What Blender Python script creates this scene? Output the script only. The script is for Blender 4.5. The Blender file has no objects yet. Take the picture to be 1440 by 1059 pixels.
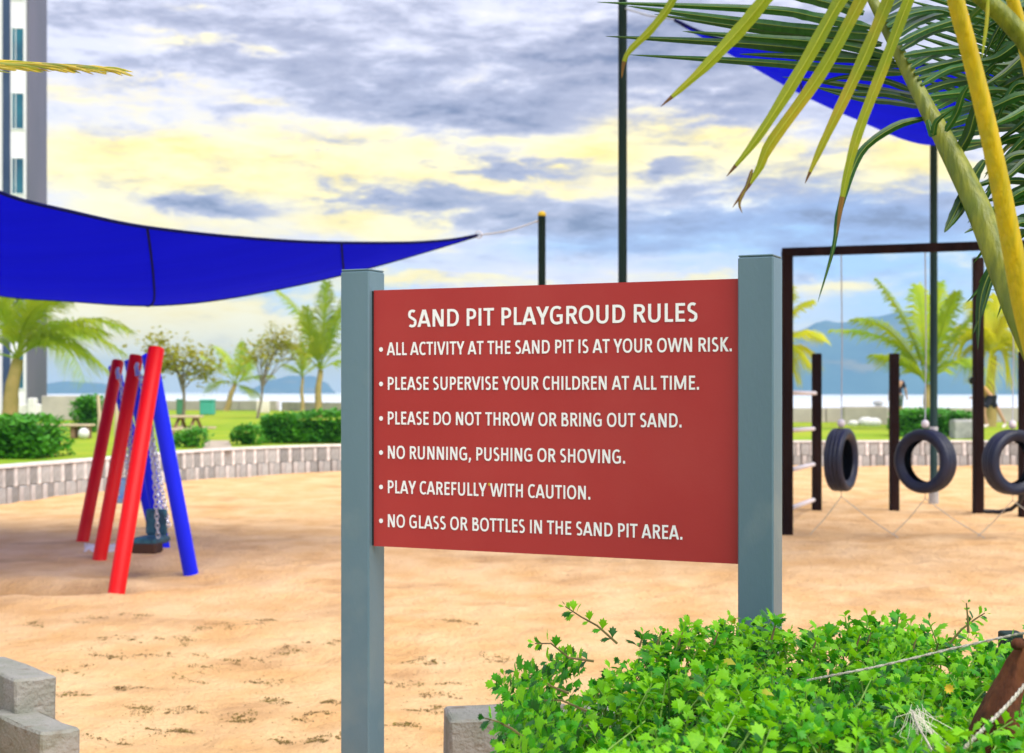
import bpy, bmesh, math, random
from mathutils import Vector, Matrix, noise
random.seed(11)
R = math.radians
S = bpy.context.scene
COL = S.collection

# ------------------------------------------------------------------ camera
F = 2100.0                       # focal length in pixels of the 1440 px wide photograph
EYE = 1.6
HY = 550.0                       # row of the horizon
cam_d = bpy.data.cameras.new('camera')
cam = bpy.data.objects.new('camera', cam_d)
COL.objects.link(cam)
S.camera = cam
cam_d.sensor_width = 36
cam_d.lens = 36 * F / 1440
cam_d.clip_start = 0.05
cam_d.clip_end = 20000
cam.location = (0, 0, EYE)
cam.rotation_euler = (R(90), 0, 0)
cam_d.shift_y = (HY - 529.5) / 1440
cam_d.dof.use_dof = True
cam_d.dof.focus_distance = 3.7
cam_d.dof.aperture_fstop = 6.0

# ------------------------------------------------------------------ sky and sun
SUN_AZ, SUN_EL = R(138), R(52)      # clockwise from +Y (view direction), above horizon
W = bpy.data.worlds.new('World')
S.world = W
W.use_nodes = True
wn, wl = W.node_tree.nodes, W.node_tree.links
wn.clear()


def wnode(t, **k):
    n = wn.new(t)
    for a, v in k.items():
        setattr(n, a, v)
    return n


def wm(op, a, b=None, c=None, clamp=False):
    n = wnode('ShaderNodeMath', operation=op, use_clamp=clamp)
    for i, v in enumerate((a, b, c)):
        if v is None:
            continue
        if isinstance(v, (int, float)):
            n.inputs[i].default_value = v
        else:
            wl.new(v, n.inputs[i])
    return n.outputs[0]


def wv(op, a, b):
    n = wnode('ShaderNodeVectorMath', operation=op)
    for i, v in enumerate((a, b)):
        if isinstance(v, tuple):
            n.inputs[i].default_value = v
        else:
            wl.new(v, n.inputs[i])
    return n.outputs['Value'] if op == 'DOT_PRODUCT' else n.outputs[0]


def wvec(x):
    n = wnode('ShaderNodeCombineXYZ')
    for i in range(3):
        wl.new(x, n.inputs[i])
    return n.outputs[0]


def wmix(f, a, b):
    n = wnode('ShaderNodeMix', data_type='RGBA', clamp_factor=True)
    wl.new(f, n.inputs[0])
    for i, v in ((6, a), (7, b)):
        if isinstance(v, tuple):
            n.inputs[i].default_value = (*v, 1)
        else:
            wl.new(v, n.inputs[i])
    return n.outputs[2]


def wsmooth(x, lo, hi):
    if lo > hi:
        return wm('SUBTRACT', 1.0, wsmooth(x, hi, lo))
    n = wnode('ShaderNodeMapRange', interpolation_type='SMOOTHSTEP')
    wl.new(x, n.inputs[0])
    n.inputs[1].default_value = lo
    n.inputs[2].default_value = hi
    return n.outputs[0]


def wnoise(vec, scale, detail, rough=0.55, dist=0.0):
    n = wnode('ShaderNodeTexNoise')
    n.inputs['Scale'].default_value = scale
    n.inputs['Detail'].default_value = detail
    n.inputs['Roughness'].default_value = rough
    n.inputs['Distortion'].default_value = dist
    wl.new(vec, n.inputs['Vector'])
    return n


tc = wnode('ShaderNodeTexCoord')
dirv = tc.outputs['Generated']
sx = wnode('ShaderNodeSeparateXYZ')
wl.new(dirv, sx.inputs[0])
az = wm('ARCTAN2', sx.outputs[0], sx.outputs[1])
el = wm('ARCSINE', sx.outputs[2])
stretched = wv('MULTIPLY', dirv, (1, 1, 3.6))
n1 = wnoise(stretched, 11, 6, 0.62, 0.4)
n2 = wnoise(wv('ADD', stretched, (3.1, 7.7, 1.3)), 30, 6, 0.66, 0.2)
n3 = wnoise(wv('ADD', wv('MULTIPLY', dirv, (1, 1, 5.0)), (9.1, 2.7, 5.3)), 7, 5, 0.6)
cmb = wnode('ShaderNodeCombineXYZ')
wl.new(az, cmb.inputs[0])
wl.new(el, cmb.inputs[1])
warp = wv('MULTIPLY', wv('SUBTRACT', n1.outputs['Color'], (0.5, 0.5, 0.5)), (0.11, 0.035, 0))
warp2 = wv('MULTIPLY', wv('SUBTRACT', n2.outputs['Color'], (0.5, 0.5, 0.5)), (0.05, 0.018, 0))
pos = wv('ADD', wv('ADD', cmb.outputs[0], warp), warp2)


def field(blobs):
    """sum of soft elliptical cloud masses, each at its own bearing and elevation (radians)"""
    acc = None
    for (px, py, wx, wy, w) in blobs:
        a0 = math.atan((px - 720) / F)
        e0 = math.atan((HY - py) / F * math.cos(a0))
        q = wv('MULTIPLY', wv('SUBTRACT', pos, (a0, e0, 0)), (F / wx, F / wy, 0))
        d2 = wv('DOT_PRODUCT', q, q)
        g = wm('EXPONENT', wm('MULTIPLY', d2, -1.0))
        acc = wm('MULTIPLY', g, w) if acc is None else wm('MULTIPLY_ADD', g, w, acc)
    return acc


YEL = [(130, 235, 170, 70, .95), (380, 250, 200, 75, .95), (620, 225, 170, 55, .9), (900, 200, 120, 70, 1.0), (560, 320, 120, 25, .9),
       (700, 260, 90, 20, .6), (1040, 220, 110, 45, .9), (1290, 235, 120, 45, 1.1), (1150, 240, 120, 35, 1.0), (650, 396, 160, 13, .9),
       (150, 460, 190, 55, 1.7), (310, 485, 150, 45, 1.8), (480, 505, 120, 25, .8), (560, 395, 60, 10, .5), (1130, 470, 120, 22, .4), (1150, 402, 70, 14, .7), (1000, 392, 90, 10, .6),
       (225, 55, 70, 14, .55), (300, 65, 90, 14, .55), (270, 2, 50, 12, .6), (350, 130, 60, 10, .4), (95, 128, 70, 12, .5), (1330, 305, 120, 14, .4), (190, 112, 60, 10, .45)]
DRK = [(720, 60, 700, 95, .55), (140, 15, 140, 26, .5), (250, 92, 110, 16, .55), (400, 85, 90, 16, .5), (530, 150, 240, 26, .6), (740, 168, 90, 28, .85),
       (700, 95, 220, 30, .35), (1150, 60, 260, 70, .65), (1090, 150, 90, 40, .5), (880, 40, 120, 40, .4), (350, 40, 160, 20, .3), (290, 284, 85, 16, 1.0), (345, 297, 60, 14, .8), (190, 205, 60, 9, .35),
       (500, 203, 60, 8, .5), (400, 218, 40, 6, .5), (740, 236, 110, 9, .9), (480, 276, 30, 8, .4), (640, 288, 110, 26, .85), (560, 275, 90, 16, .7), (790, 300, 120, 32, .7),
       (950, 300, 130, 40, .75), (950, 238, 45, 9, .7), (1090, 270, 110, 34, .65), (1200, 310, 130, 40, .75), (1340, 300, 120, 42, .65), (850, 370, 140, 12, .3),
       (1250, 385, 140, 12, .45), (620, 360, 150, 12, .35), (1000, 350, 200, 14, .5), (1100, 310, 250, 16, .4), (700, 130, 250, 20, .3), (1000, 130, 70, 24, .5), (120, 425, 60, 10, .0)]
BLU = [(430, 425, 130, 34, 1.15), (560, 400, 90, 30, .5), (700, 345, 160, 34, .45), (1000, 320, 200, 60, .5), (1230, 320, 220, 60, .85), (1180, 440, 200, 40, .6),
       (1380, 420, 150, 60, .5), (860, 345, 120, 24, .3), (1250, 370, 200, 16, .5)]
fY, fD, fB = field(YEL), field(DRK), field(BLU)
nz1 = wm('SUBTRACT', n1.outputs['Fac'], 0.5)
nz2 = wm('SUBTRACT', n2.outputs['Fac'], 0.5)
nz3 = wm('SUBTRACT', n3.outputs['Fac'], 0.5)
# overhead and all round: an even broken overcast, the same stuff as in view
high = wsmooth(el, 0.24, 0.55)
back = wsmooth(wm('ABSOLUTE', az), 0.36, 0.8)
away = wm('MAXIMUM', high, back)
dens = wm('ADD', wm('MULTIPLY_ADD', nz1, 2.0, fD), wm('MULTIPLY_ADD', nz2, 2.1, wm('MULTIPLY', away, 0.35)))
warm = wm('ADD', wm('MULTIPLY_ADD', nz1, -0.9, fY), wm('MULTIPLY_ADD', nz2, -0.5, wm('MULTIPLY', nz3, 0.9)))
blue = wm('ADD', wm('MULTIPLY_ADD', nz3, 0.9, fB), wm('MULTIPLY', nz2, -0.5))
sky = wnode('ShaderNodeTexSky', sky_type='NISHITA', sun_disc=False, sun_elevation=SUN_EL, sun_rotation=SUN_AZ)
K = 7.4                                     # the background runs at strength 0.1


def kc(r, g, b):
    return (r * K, g * K, b * K)


c = wmix(wsmooth(blue, 0.15, 1.0), kc(.72, .72, .86), kc(.36, .58, .90))
yel = wmix(wsmooth(wm('MULTIPLY_ADD', nz3, 1.0, nz2), -0.22, 0.30), kc(1.02, .90, .50), kc(1.0, .79, .19))
c = wmix(wsmooth(wm('SUBTRACT', warm, wm('MULTIPLY', dens, 0.35)), 0.0, 0.95), c, yel)
lav = wmix(wsmooth(blue, 0.0, 0.9), kc(.36, .37, .50), kc(.27, .36, .62))
c = wmix(wsmooth(dens, 0.12, 1.05), c, lav)
c = wmix(wsmooth(dens, 0.95, 1.6), c, kc(.15, .175, .30))
c = wmix(wsmooth(wm('MULTIPLY_ADD', nz2, 2.0, wm('MULTIPLY', nz1, 1.2)), -0.85, -0.30), kc(.98, .95, .80), c)
# low over the horizon it brightens to white
c = wv('MULTIPLY', c, wv('ADD', (1, 1, 1), wv('MULTIPLY', (.40, .30, .06), wvec(wsmooth(el, 0.10, 0.0)))))
hor = wm('MULTIPLY', wsmooth(el, 0.020, 0.0), 0.9)
c = wmix(hor, c, kc(1.35, 1.28, 1.1))
c = wmix(wm('ADD', wm('MULTIPLY', away, 0.12), 0.04), c, sky.outputs[0])
bgn = wnode('ShaderNodeBackground')
wl.new(c, bgn.inputs[0])
bgn.inputs[1].default_value = 0.1
wo = wnode('ShaderNodeOutputWorld')
wl.new(bgn.outputs[0], wo.inputs[0])

sun_d = bpy.data.lights.new('sun', 'SUN')
sun_d.energy = 2.6
sun_d.angle = R(58)
sun_d.color = (1.0, .955, .88)
sun = bpy.data.objects.new('sun', sun_d)
COL.objects.link(sun)
sd = Vector((math.sin(SUN_AZ) * math.cos(SUN_EL), math.cos(SUN_AZ) * math.cos(SUN_EL), math.sin(SUN_EL)))
sun.rotation_euler = sd.to_track_quat('Z', 'Y').to_euler()
sun.location = (0, 0, 30)

S.view_settings.view_transform = 'Standard'
S.view_settings.look = 'None'
S.view_settings.gamma = 1
S.view_settings.use_curve_mapping = False
S.view_settings.exposure = 0.90
S.cycles.use_denoising = True


# ------------------------------------------------------------------ helpers
def P(px, py, D):
    """the place seen at pixel (px, py) of the photograph, D metres in front of the camera"""
    return Vector(((px - 720) / F * D, D, EYE + (HY - py) / F * D))


def G(px, py, z=0.0):
    """the place on level z seen at that pixel"""
    return P(px, py, (EYE - z) * F / (py - HY))


class MB:
    def __init__(s):
        s.v, s.f, s.m = [], [], []

    def face(s, pts, m=0):
        i = len(s.v)
        s.v += [tuple(p) for p in pts]
        s.f.append(tuple(range(i, i + len(pts))))
        s.m.append(m)

    def grid(s, rows, close=False, m=0):
        i = len(s.v)
        nr, nc = len(rows), len(rows[0])
        for r in rows:
            s.v += [tuple(p) for p in r]
        for a in range(nr - 1):
            for b in range(nc if close else nc - 1):
                b2 = (b + 1) % nc
                s.f.append((i + a * nc + b, i + a * nc + b2, i + (a + 1) * nc + b2, i + (a + 1) * nc + b))
                s.m.append(m)
        return i

    def tube(s, pts, rad, n=8, caps=True, flat=1.0, m=0):
        pts = [Vector(p) for p in pts]
        if not isinstance(rad, (list, tuple)):
            rad = [rad] * len(pts)
        rows = []
        ref = None
        for k, p in enumerate(pts):
            t = (pts[min(k + 1, len(pts) - 1)] - pts[max(k - 1, 0)]).normalized()
            if ref is None:
                ref = Vector((0, 0, 1)) if abs(t.z) < .9 else Vector((1, 0, 0))
            a = t.cross(ref).normalized()
            b = a.cross(t).normalized()
            ref = b
            rows.append([p + (a * math.cos(j * math.tau / n) + b * flat * math.sin(j * math.tau / n)) * rad[k] for j in range(n)])
        i = s.grid(rows, True, m)
        if caps:
            s.f.append(tuple(i + j for j in range(n)))
            s.m.append(m)
            e = i + (len(pts) - 1) * n
            s.f.append(tuple(e + n - 1 - j for j in range(n)))
            s.m.append(m)

    def box(s, c, size, ax=None, m=0, bev=0.0, jit=0.0):
        c = Vector(c)
        X, Y, Z = ax or (Vector((1, 0, 0)), Vector((0, 1, 0)), Vector((0, 0, 1)))
        hx, hy, hz = size[0] / 2, size[1] / 2, size[2] / 2
        jr = lambda: random.uniform(-jit, jit)
        if bev <= 0:
            i = len(s.v)
            for z in (-1, 1):
                for (x, y) in ((-1, -1), (1, -1), (1, 1), (-1, 1)):
                    s.v.append(tuple(c + X * (x * hx + jr()) + Y * (y * hy + jr()) + Z * (z * hz + jr())))
            for f in ((0, 3, 2, 1), (4, 5, 6, 7), (0, 1, 5, 4), (1, 2, 6, 5), (2, 3, 7, 6), (3, 0, 4, 7)):
                s.f.append(tuple(i + k for k in f))
                s.m.append(m)
            return
        rows = []
        for (z, ins) in ((-hz, bev), (-hz + bev, 0), (hz - bev, 0), (hz, bev)):
            r = []
            for (x, y) in ((-1, -1), (1, -1), (1, 1), (-1, 1)):
                b2 = bev
                ex, ey = hx - ins, hy - ins
                if x * y > 0:
                    q = [(x * (ex), y * (ey - b2)), (x * (ex - b2), y * ey)]
                else:
                    q = [(x * (ex - b2), y * ey), (x * ex, y * (ey - b2))]
                r += q
            rows.append([c + X * (a + jr()) + Y * (b + jr()) + Z * (z + jr()) for a, b in r])
        i = s.grid(rows, True, m)
        s.f.append(tuple(i + 7 - k for k in range(8)))
        s.m.append(m)
        s.f.append(tuple(i + 24 + k for k in range(8)))
        s.m.append(m)

    def ball(s, c, r, n=8, sq=(1, 1, 1), m=0):
        c = Vector(c)
        rows = []
        for a in range(1, n):
            th = math.pi * a / n
            rows.append([c + Vector((r * sq[0] * math.sin(th) * math.cos(j * math.tau / n), r * sq[1] * math.sin(th) * math.sin(j * math.tau / n), r * sq[2] * math.cos(th))) for j in range(n)])
        i = s.grid(rows, True, m)
        s.f.append(tuple(i + n - 1 - k for k in range(n)))
        s.m.append(m)
        e = i + (n - 2) * n
        s.f.append(tuple(e + k for k in range(n)))
        s.m.append(m)


def wloc(o):
    p = Vector((0, 0, 0))
    while o:
        p += o.location
        o = o.parent
    return p


def obj(name, mb, mats, parent=None, smooth=False, label=None, cat=None, group=None, kind=None):
    """links the collected faces (given in world coordinates) as one mesh object under parent"""
    off = wloc(parent) if parent else Vector((0, 0, 0))
    org = Vector((0, 0, 0))
    if not parent and kind != 'structure':
        n = max(1, len(mb.v))
        org = Vector((sum(v[0] for v in mb.v) / n, sum(v[1] for v in mb.v) / n, min(v[2] for v in mb.v)))
        off = org
    me = bpy.data.meshes.new(name)
    me.from_pydata([(v[0] - off.x, v[1] - off.y, v[2] - off.z) for v in mb.v], [], mb.f)
    mats = mats if isinstance(mats, (list, tuple)) else [mats]
    for mt in mats:
        me.materials.append(mt)
    if len(mats) > 1:
        me.polygons.foreach_set('material_index', mb.m)
    if smooth:
        me.polygons.foreach_set('use_smooth', [True] * len(me.polygons))
    me.update()
    o = bpy.data.objects.new(name, me)
    COL.objects.link(o)
    o.location = org
    if parent:
        o.parent = parent
    return tag(o, label, cat, group, kind)


def tag(o, label=None, cat=None, group=None, kind=None):
    for k, v in (('label', label), ('category', cat), ('group', group), ('kind', kind)):
        if v:
            o[k] = v
    return o


def thing(name, loc, label, cat, group=None):
    o = bpy.data.objects.new(name, None)
    o.empty_display_size = .1
    COL.objects.link(o)
    o.location = loc
    return tag(o, label, cat, group)


def recalc(o):
    bm = bmesh.new()
    bm.from_mesh(o.data)
    bmesh.ops.recalc_face_normals(bm, faces=bm.faces)
    bm.to_mesh(o.data)
    bm.free()
    return o


def mat(name, col, rough=.7, col2=None, scale=5.0, detail=4, spec=.3, bump=0.0, bscale=40.0, metal=0.0, transl=0.0, tcol=None, stretch=(1, 1, 1), lo=.35, hi=.65,
        col3=None, scale3=1.0, lo3=.5, hi3=.65, obj_rand=0.0, coat=0.0):
    m = bpy.data.materials.new(name)
    m.use_nodes = True
    N, L = m.node_tree.nodes, m.node_tree.links
    N.clear()
    out = N.new('ShaderNodeOutputMaterial')
    b = N.new('ShaderNodeBsdfPrincipled')
    b.inputs['Roughness'].default_value = rough
    b.inputs['Specular IOR Level'].default_value = spec
    b.inputs['Metallic'].default_value = metal
    b.inputs['Coat Weight'].default_value = coat
    b.inputs['Base Color'].default_value = (*col, 1)
    tcn = N.new('ShaderNodeTexCoord')
    mp = N.new('ShaderNodeMapping')
    mp.inputs['Scale'].default_value = stretch
    L.new(tcn.outputs['Object'], mp.inputs[0])
    colsock = None
    if col2:
        nz = N.new('ShaderNodeTexNoise')
        nz.inputs['Scale'].default_value = scale
        nz.inputs['Detail'].default_value = detail
        L.new(mp.outputs[0], nz.inputs['Vector'])
        mr = N.new('ShaderNodeMapRange')
        mr.inputs[1].default_value, mr.inputs[2].default_value = lo, hi
        L.new(nz.outputs['Fac'], mr.inputs[0])
        mx = N.new('ShaderNodeMix')
        mx.data_type = 'RGBA'
        L.new(mr.outputs[0], mx.inputs[0])
        mx.inputs[6].default_value = (*col, 1)
        mx.inputs[7].default_value = (*col2, 1)
        colsock = mx.outputs[2]
        if col3:
            nz3_ = N.new('ShaderNodeTexNoise')
            nz3_.inputs['Scale'].default_value = scale3
            nz3_.inputs['Detail'].default_value = 5
            L.new(tcn.outputs['Object'], nz3_.inputs['Vector'])
            mr3 = N.new('ShaderNodeMapRange')
            mr3.inputs[1].default_value, mr3.inputs[2].default_value = lo3, hi3
            L.new(nz3_.outputs['Fac'], mr3.inputs[0])
            mx3 = N.new('ShaderNodeMix')
            mx3.data_type = 'RGBA'
            L.new(mr3.outputs[0], mx3.inputs[0])
            L.new(colsock, mx3.inputs[6])
            mx3.inputs[7].default_value = (*col3, 1)
            colsock = mx3.outputs[2]
    if obj_rand:
        oi = N.new('ShaderNodeObjectInfo')
        hs = N.new('ShaderNodeHueSaturation')
        mr = N.new('ShaderNodeMapRange')
        mr.inputs[3].default_value, mr.inputs[4].default_value = 1 - obj_rand, 1 + obj_rand
        L.new(oi.outputs['Random'], mr.inputs[0])
        L.new(mr.outputs[0], hs.inputs['Value'])
        if colsock:
            L.new(colsock, hs.inputs['Color'])
        else:
            hs.inputs['Color'].default_value = (*col, 1)
        colsock = hs.outputs[0]
    if colsock:
        L.new(colsock, b.inputs['Base Color'])
    if bump:
        nb = N.new('ShaderNodeTexNoise')
        nb.inputs['Scale'].default_value = bscale
        nb.inputs['Detail'].default_value = 6
        L.new(mp.outputs[0], nb.inputs['Vector'])
        bp = N.new('ShaderNodeBump')
        bp.inputs['Strength'].default_value = bump
        bp.inputs['Distance'].default_value = .02
        L.new(nb.outputs['Fac'], bp.inputs['Height'])
        L.new(bp.outputs[0], b.inputs['Normal'])
    if transl:
        tr = N.new('ShaderNodeBsdfTranslucent')
        tr.inputs[0].default_value = (*(tcol or col), 1)
        ms = N.new('ShaderNodeMixShader')
        ms.inputs[0].default_value = transl
        L.new(b.outputs[0], ms.inputs[1])
        L.new(tr.outputs[0], ms.inputs[2])
        L.new(ms.outputs[0], out.inputs[0])
    else:
        L.new(b.outputs[0], out.inputs[0])
    return m


M = {}
M['sand'] = mat('sand', (.87, .575, .295), .95, (.73, .42, .17), 1.9, 10, .1, .9, 26, stretch=(1, .7, 1), lo=.36, hi=.68, col3=(.46, .24, .10), scale3=1.1, lo3=.55, hi3=.80)
M['litter'] = mat('litter', (.13, .085, .03), .95, (.20, .15, .04), 9, 3, .1)
M['lawn'] = mat('lawn', (.22, .36, .02), .9, (.38, .42, .03), .6, 7, .1, .8, 30, lo=.35, hi=.7)
M['soil'] = mat('soil', (.10, .07, .045), .95, (.16, .11, .07), 8, 6, .1, .8, 30)
M['paving'] = mat('paving', (.50, .42, .33), .9, (.42, .34, .26), 3, 5, .2, .2, 20)
M['conc_grey'] = mat('concrete_grey', (.30, .30, .30), .9, (.42, .41, .40), 5, 6, .2, .5, 30, obj_rand=.28, col3=(.20, .20, .19), scale3=3, lo3=.52, hi3=.72)
M['conc_pale'] = mat('concrete_pale', (.70, .665, .65), .9, (.48, .45, .43), 6, 7, .2, .5, 30, obj_rand=.22, lo=.40, hi=.72)
M['conc_mid'] = mat('concrete_mid', (.52, .49, .475), .9, (.40, .37, .36), 6, 7, .2, .5, 30, obj_rand=.22, lo=.40, hi=.72)
M['conc_core'] = mat('concrete_core', (.34, .31, .29), .95, (.44, .40, .37), 4, 5, .1)
M['conc_near'] = mat('concrete_near', (.31, .30, .27), .85, (.22, .23, .18), 9, 8, .3, .6, 60, lo=.38, hi=.68, col3=(.20, .17, .13), scale3=14, lo3=.60, hi3=.72)
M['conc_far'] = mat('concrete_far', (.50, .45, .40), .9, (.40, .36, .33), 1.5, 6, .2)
M['post_paint'] = mat('post_paint', (.120, .195, .240), .36, (.095, .165, .205), 2.2, 6, .45, .05, 120, stretch=(1, 1, .35), col3=(.16, .22, .24), scale3=5, lo3=.56, hi3=.8)
M['board'] = mat('board_red', (.40, .030, .028), .40, (.36, .022, .021), 1.6, 7, .35, .03, 150, col3=(.40, .04, .035), scale3=2.5, lo3=.5, hi3=.8)
M['white'] = mat('white_vinyl', (.86, .84, .83), .5, spec=.4)
M['gap'] = mat('dark_gap', (.02, .02, .02), .7)
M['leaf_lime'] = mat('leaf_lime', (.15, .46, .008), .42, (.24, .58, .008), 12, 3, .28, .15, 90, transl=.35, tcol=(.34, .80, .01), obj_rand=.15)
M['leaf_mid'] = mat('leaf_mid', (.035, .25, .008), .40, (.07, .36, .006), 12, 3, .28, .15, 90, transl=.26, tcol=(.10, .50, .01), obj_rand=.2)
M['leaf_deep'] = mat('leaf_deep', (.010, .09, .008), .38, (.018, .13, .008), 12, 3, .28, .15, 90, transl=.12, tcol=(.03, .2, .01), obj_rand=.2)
M['leaf_yellow'] = mat('leaf_yellow', (.50, .46, .02), .5, (.42, .45, .03), 30, 3, .4, transl=.3)
M['stem'] = mat('stem', (.14, .10, .05), .7, (.18, .16, .05), 20, 3, .2)
M['stem_green'] = mat('stem_green', (.20, .36, .06), .6)
M['petal'] = mat('petal', (.85, .55, .05), .6, transl=.3)
M['palm_dark'] = mat('palm_dark', (.007, .048, .006), .32, (.016, .075, .009), 3, 3, .34, transl=.12, tcol=(.07, .22, .012), obj_rand=.45, stretch=(30, 30, 1))  # shaded copy of the leaflet green, shade put into the colour
M['palm_lit'] = mat('palm_lit', (.20, .27, .008), .38, (.33, .36, .012), 5, 4, .45, transl=.30, tcol=(.36, .44, .012), obj_rand=.18, bump=.1, bscale=60, col3=(.50, .34, .02), scale3=8, lo3=.54, hi3=.70)  # lit copy of the leaflet green, light put into the colour
M['midrib'] = mat('midrib', (.20, .26, .03), .5, (.14, .20, .02), 20, 3, .3)
M['midrib_pale'] = mat('midrib_pale', (.44, .46, .04), .5, (.36, .40, .03), 20, 3, .3)
M['palm_brown'] = mat('palm_brown', (.22, .11, .02), .6, (.10, .05, .02), 14, 3, .3)
M['rachis_yellow'] = mat('rachis_yellow', (.66, .44, .004), .38, (.50, .38, .010), 1, 6, .4, .35, 1.4, stretch=(70, 70, 5), col3=(.30, .26, .02), scale3=9, lo3=.62, hi3=.78)
M['rachis_olive'] = mat('rachis_olive', (.11, .14, .007), .42, (.24, .25, .014), 1, 6, .4, .35, 1.4, stretch=(60, 60, 6), col3=(.12, .17, .012), scale3=7, lo3=.52, hi3=.7)
M['trunk'] = mat('palm_trunk', (.16, .11, .06), .9, (.24, .18, .10), 12, 5, .1, .8, 30)
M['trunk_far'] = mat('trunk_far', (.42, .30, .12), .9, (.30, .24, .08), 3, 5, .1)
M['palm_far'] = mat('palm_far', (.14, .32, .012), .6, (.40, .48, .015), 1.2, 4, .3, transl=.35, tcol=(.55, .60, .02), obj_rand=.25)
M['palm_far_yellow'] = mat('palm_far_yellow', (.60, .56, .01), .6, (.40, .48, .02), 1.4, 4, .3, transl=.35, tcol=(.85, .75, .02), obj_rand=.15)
M['hedge'] = mat('hedge', (.03, .20, .012), .55, (.10, .36, .012), 3.5, 4, .35, transl=.2, tcol=(.14, .42, .02))
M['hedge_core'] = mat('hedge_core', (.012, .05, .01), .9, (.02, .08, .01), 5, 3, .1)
M['tree_leaf'] = mat('tree_leaf', (.20, .26, .02), .6, (.40, .34, .03), 2.5, 4, .3, transl=.35, tcol=(.55, .5, .03))
M['bark'] = mat('bark', (.26, .22, .16), .9, (.18, .15, .10), 9, 5, .1, .6, 30)
M['blue_cloth'] = mat('blue_shade_cloth', (.003, .004, .38), .8, (.002, .003, .26), 2.2, 6, .02, .5, 5, transl=.40, tcol=(.002, .004, .60), stretch=(.25, 1, 1))
M['blue_hem'] = mat('blue_hem', (.006, .007, .06), .9, spec=.05)
M['rope'] = mat('rope', (.70, .66, .55), .9, (.50, .46, .38), 60, 2, .1, .6, 200)
M['rope_grey'] = mat('rope_grey', (.42, .42, .44), .8)
M['pole_dark'] = mat('pole_green', (.008, .022, .020), .7, (.014, .04, .036), 2, 4, .2, stretch=(1, 1, .3))
M['cap_yellow'] = mat('cap_yellow', (.60, .40, .02), .5)
M['wood_dark'] = mat('wood_dark', (.012, .0045, .004), .85, (.026, .011, .008), 5, 6, .1, .5, 30, stretch=(1, 1, .15))
M['rung'] = mat('rung_white', (.72, .66, .66), .5)
M['tire'] = mat('tire_rubber', (.007, .009, .026), .40, (.018, .022, .050), 4, 5, .4, .25, 40)
M['tire_in'] = mat('tire_inner', (.004, .004, .008), .9, spec=.1)
M['steel'] = mat('steel', (.55, .55, .60), .4, metal=.6, spec=.5)
M['red'] = mat('red_paint', (.72, .003, .004), .45, (.64, .003, .004), 2, 4, .22, .03, 60)
M['blue'] = mat('blue_paint', (.006, .018, .88), .45, (.005, .014, .78), 2, 4, .22, .03, 60)
M['seat'] = mat('seat_teal', (.03, .12, .17), .55, (.015, .05, .08), 14, 3, .3)
M['seat_dark'] = mat('seat_dark', (.05, .02, .012), .7)
M['seat_pale'] = mat('seat_pale', (.42, .66, .80), .5)
M['tower_white'] = mat('tower_white', (.80, .78, .84), .8, (.72, .70, .78), .3, 4, .2)
M['tower_grey'] = mat('tower_grey', (.15, .14, .185), .85, (.12, .12, .16), .25, 5, .2)
M['tower_band'] = mat('tower_band', (.035, .06, .13), .5, (.02, .04, .10), .5, 3, .3)
M['glass'] = mat('window_glass', (.008, .07, .13), .15, (.012, .13, .20), .8, 2, .5)
M['frame_white'] = mat('frame_white', (.75, .76, .80), .5)
M['water'] = mat('water', (.80, .86, .88), .30, (.86, .90, .92), .05, 4, .8, .25, 1.2)
M['hill'] = mat('hill', (.04, .13, .20), .95, (.07, .17, .22), .012, 7, .05, col3=(.16, .19, .19), scale3=.02, lo3=.58, hi3=.7)  # part of the distance haze is painted in as blue base colour
M['teal_bin'] = mat('teal_bin', (.06, .36, .27), .5)
M['green_bin'] = mat('green_bin', (.06, .22, .11), .5)
M['wood_pale'] = mat('wood_pale', (.62, .50, .34), .8, (.50, .38, .25), 3, 5, .2, stretch=(1, 8, 1))
M['wood_brown'] = mat('wood_brown', (.20, .12, .07), .85, (.28, .17, .1), 6, 5, .2)
M['stone_white'] = mat('stone_white', (.80, .78, .76), .8, (.66, .64, .62), 4, 4, .2)
M['skin'] = mat('skin', (.50, .28, .18), .6)
M['shirt_dark'] = mat('shirt_dark', (.02, .02, .035), .9)
M['shirt_tan'] = mat('shirt_tan', (.55, .30, .14), .9)
M['trousers'] = mat('trousers_grey', (.12, .17, .16), .9)
M['shoe'] = mat('shoe_pale', (.75, .66, .62), .8)
M['hair'] = mat('hair', (.012, .01, .01), .6)
M['stake'] = mat('stake_wood', (.07, .022, .010), .85, (.17, .06, .02), 12, 6, .2, .7, 40, stretch=(1, 1, .3), col3=(.05, .02, .01), scale3=18, lo3=.52, hi3=.66)
M['mat_pale'] = mat('sheet_pale', (.80, .74, .66), .9, (.70, .60, .48), 3, 4, .1)
M['fibre'] = mat('dry_fibre', (.70, .66, .52), .9)
M['rubber'] = mat('black_rubber', (.012, .012, .016), .5)
M['van_white'] = mat('van_white', (.82, .80, .84), .35, spec=.5)
M['van_glass'] = mat('van_glass', (.30, .34, .42), .2, spec=.6)

# sand: shade of the trodden hollows painted into the colour, fine grain everywhere
nt = M['sand'].node_tree
N_, L_n = nt.nodes, nt.links
bs = [n for n in N_ if n.type == 'BSDF_PRINCIPLED'][0]
old = bs.inputs['Base Color'].links[0].from_socket
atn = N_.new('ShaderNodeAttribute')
atn.attribute_name = 'hollow_shade'
co = N_.new('ShaderNodeTexCoord')


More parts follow.
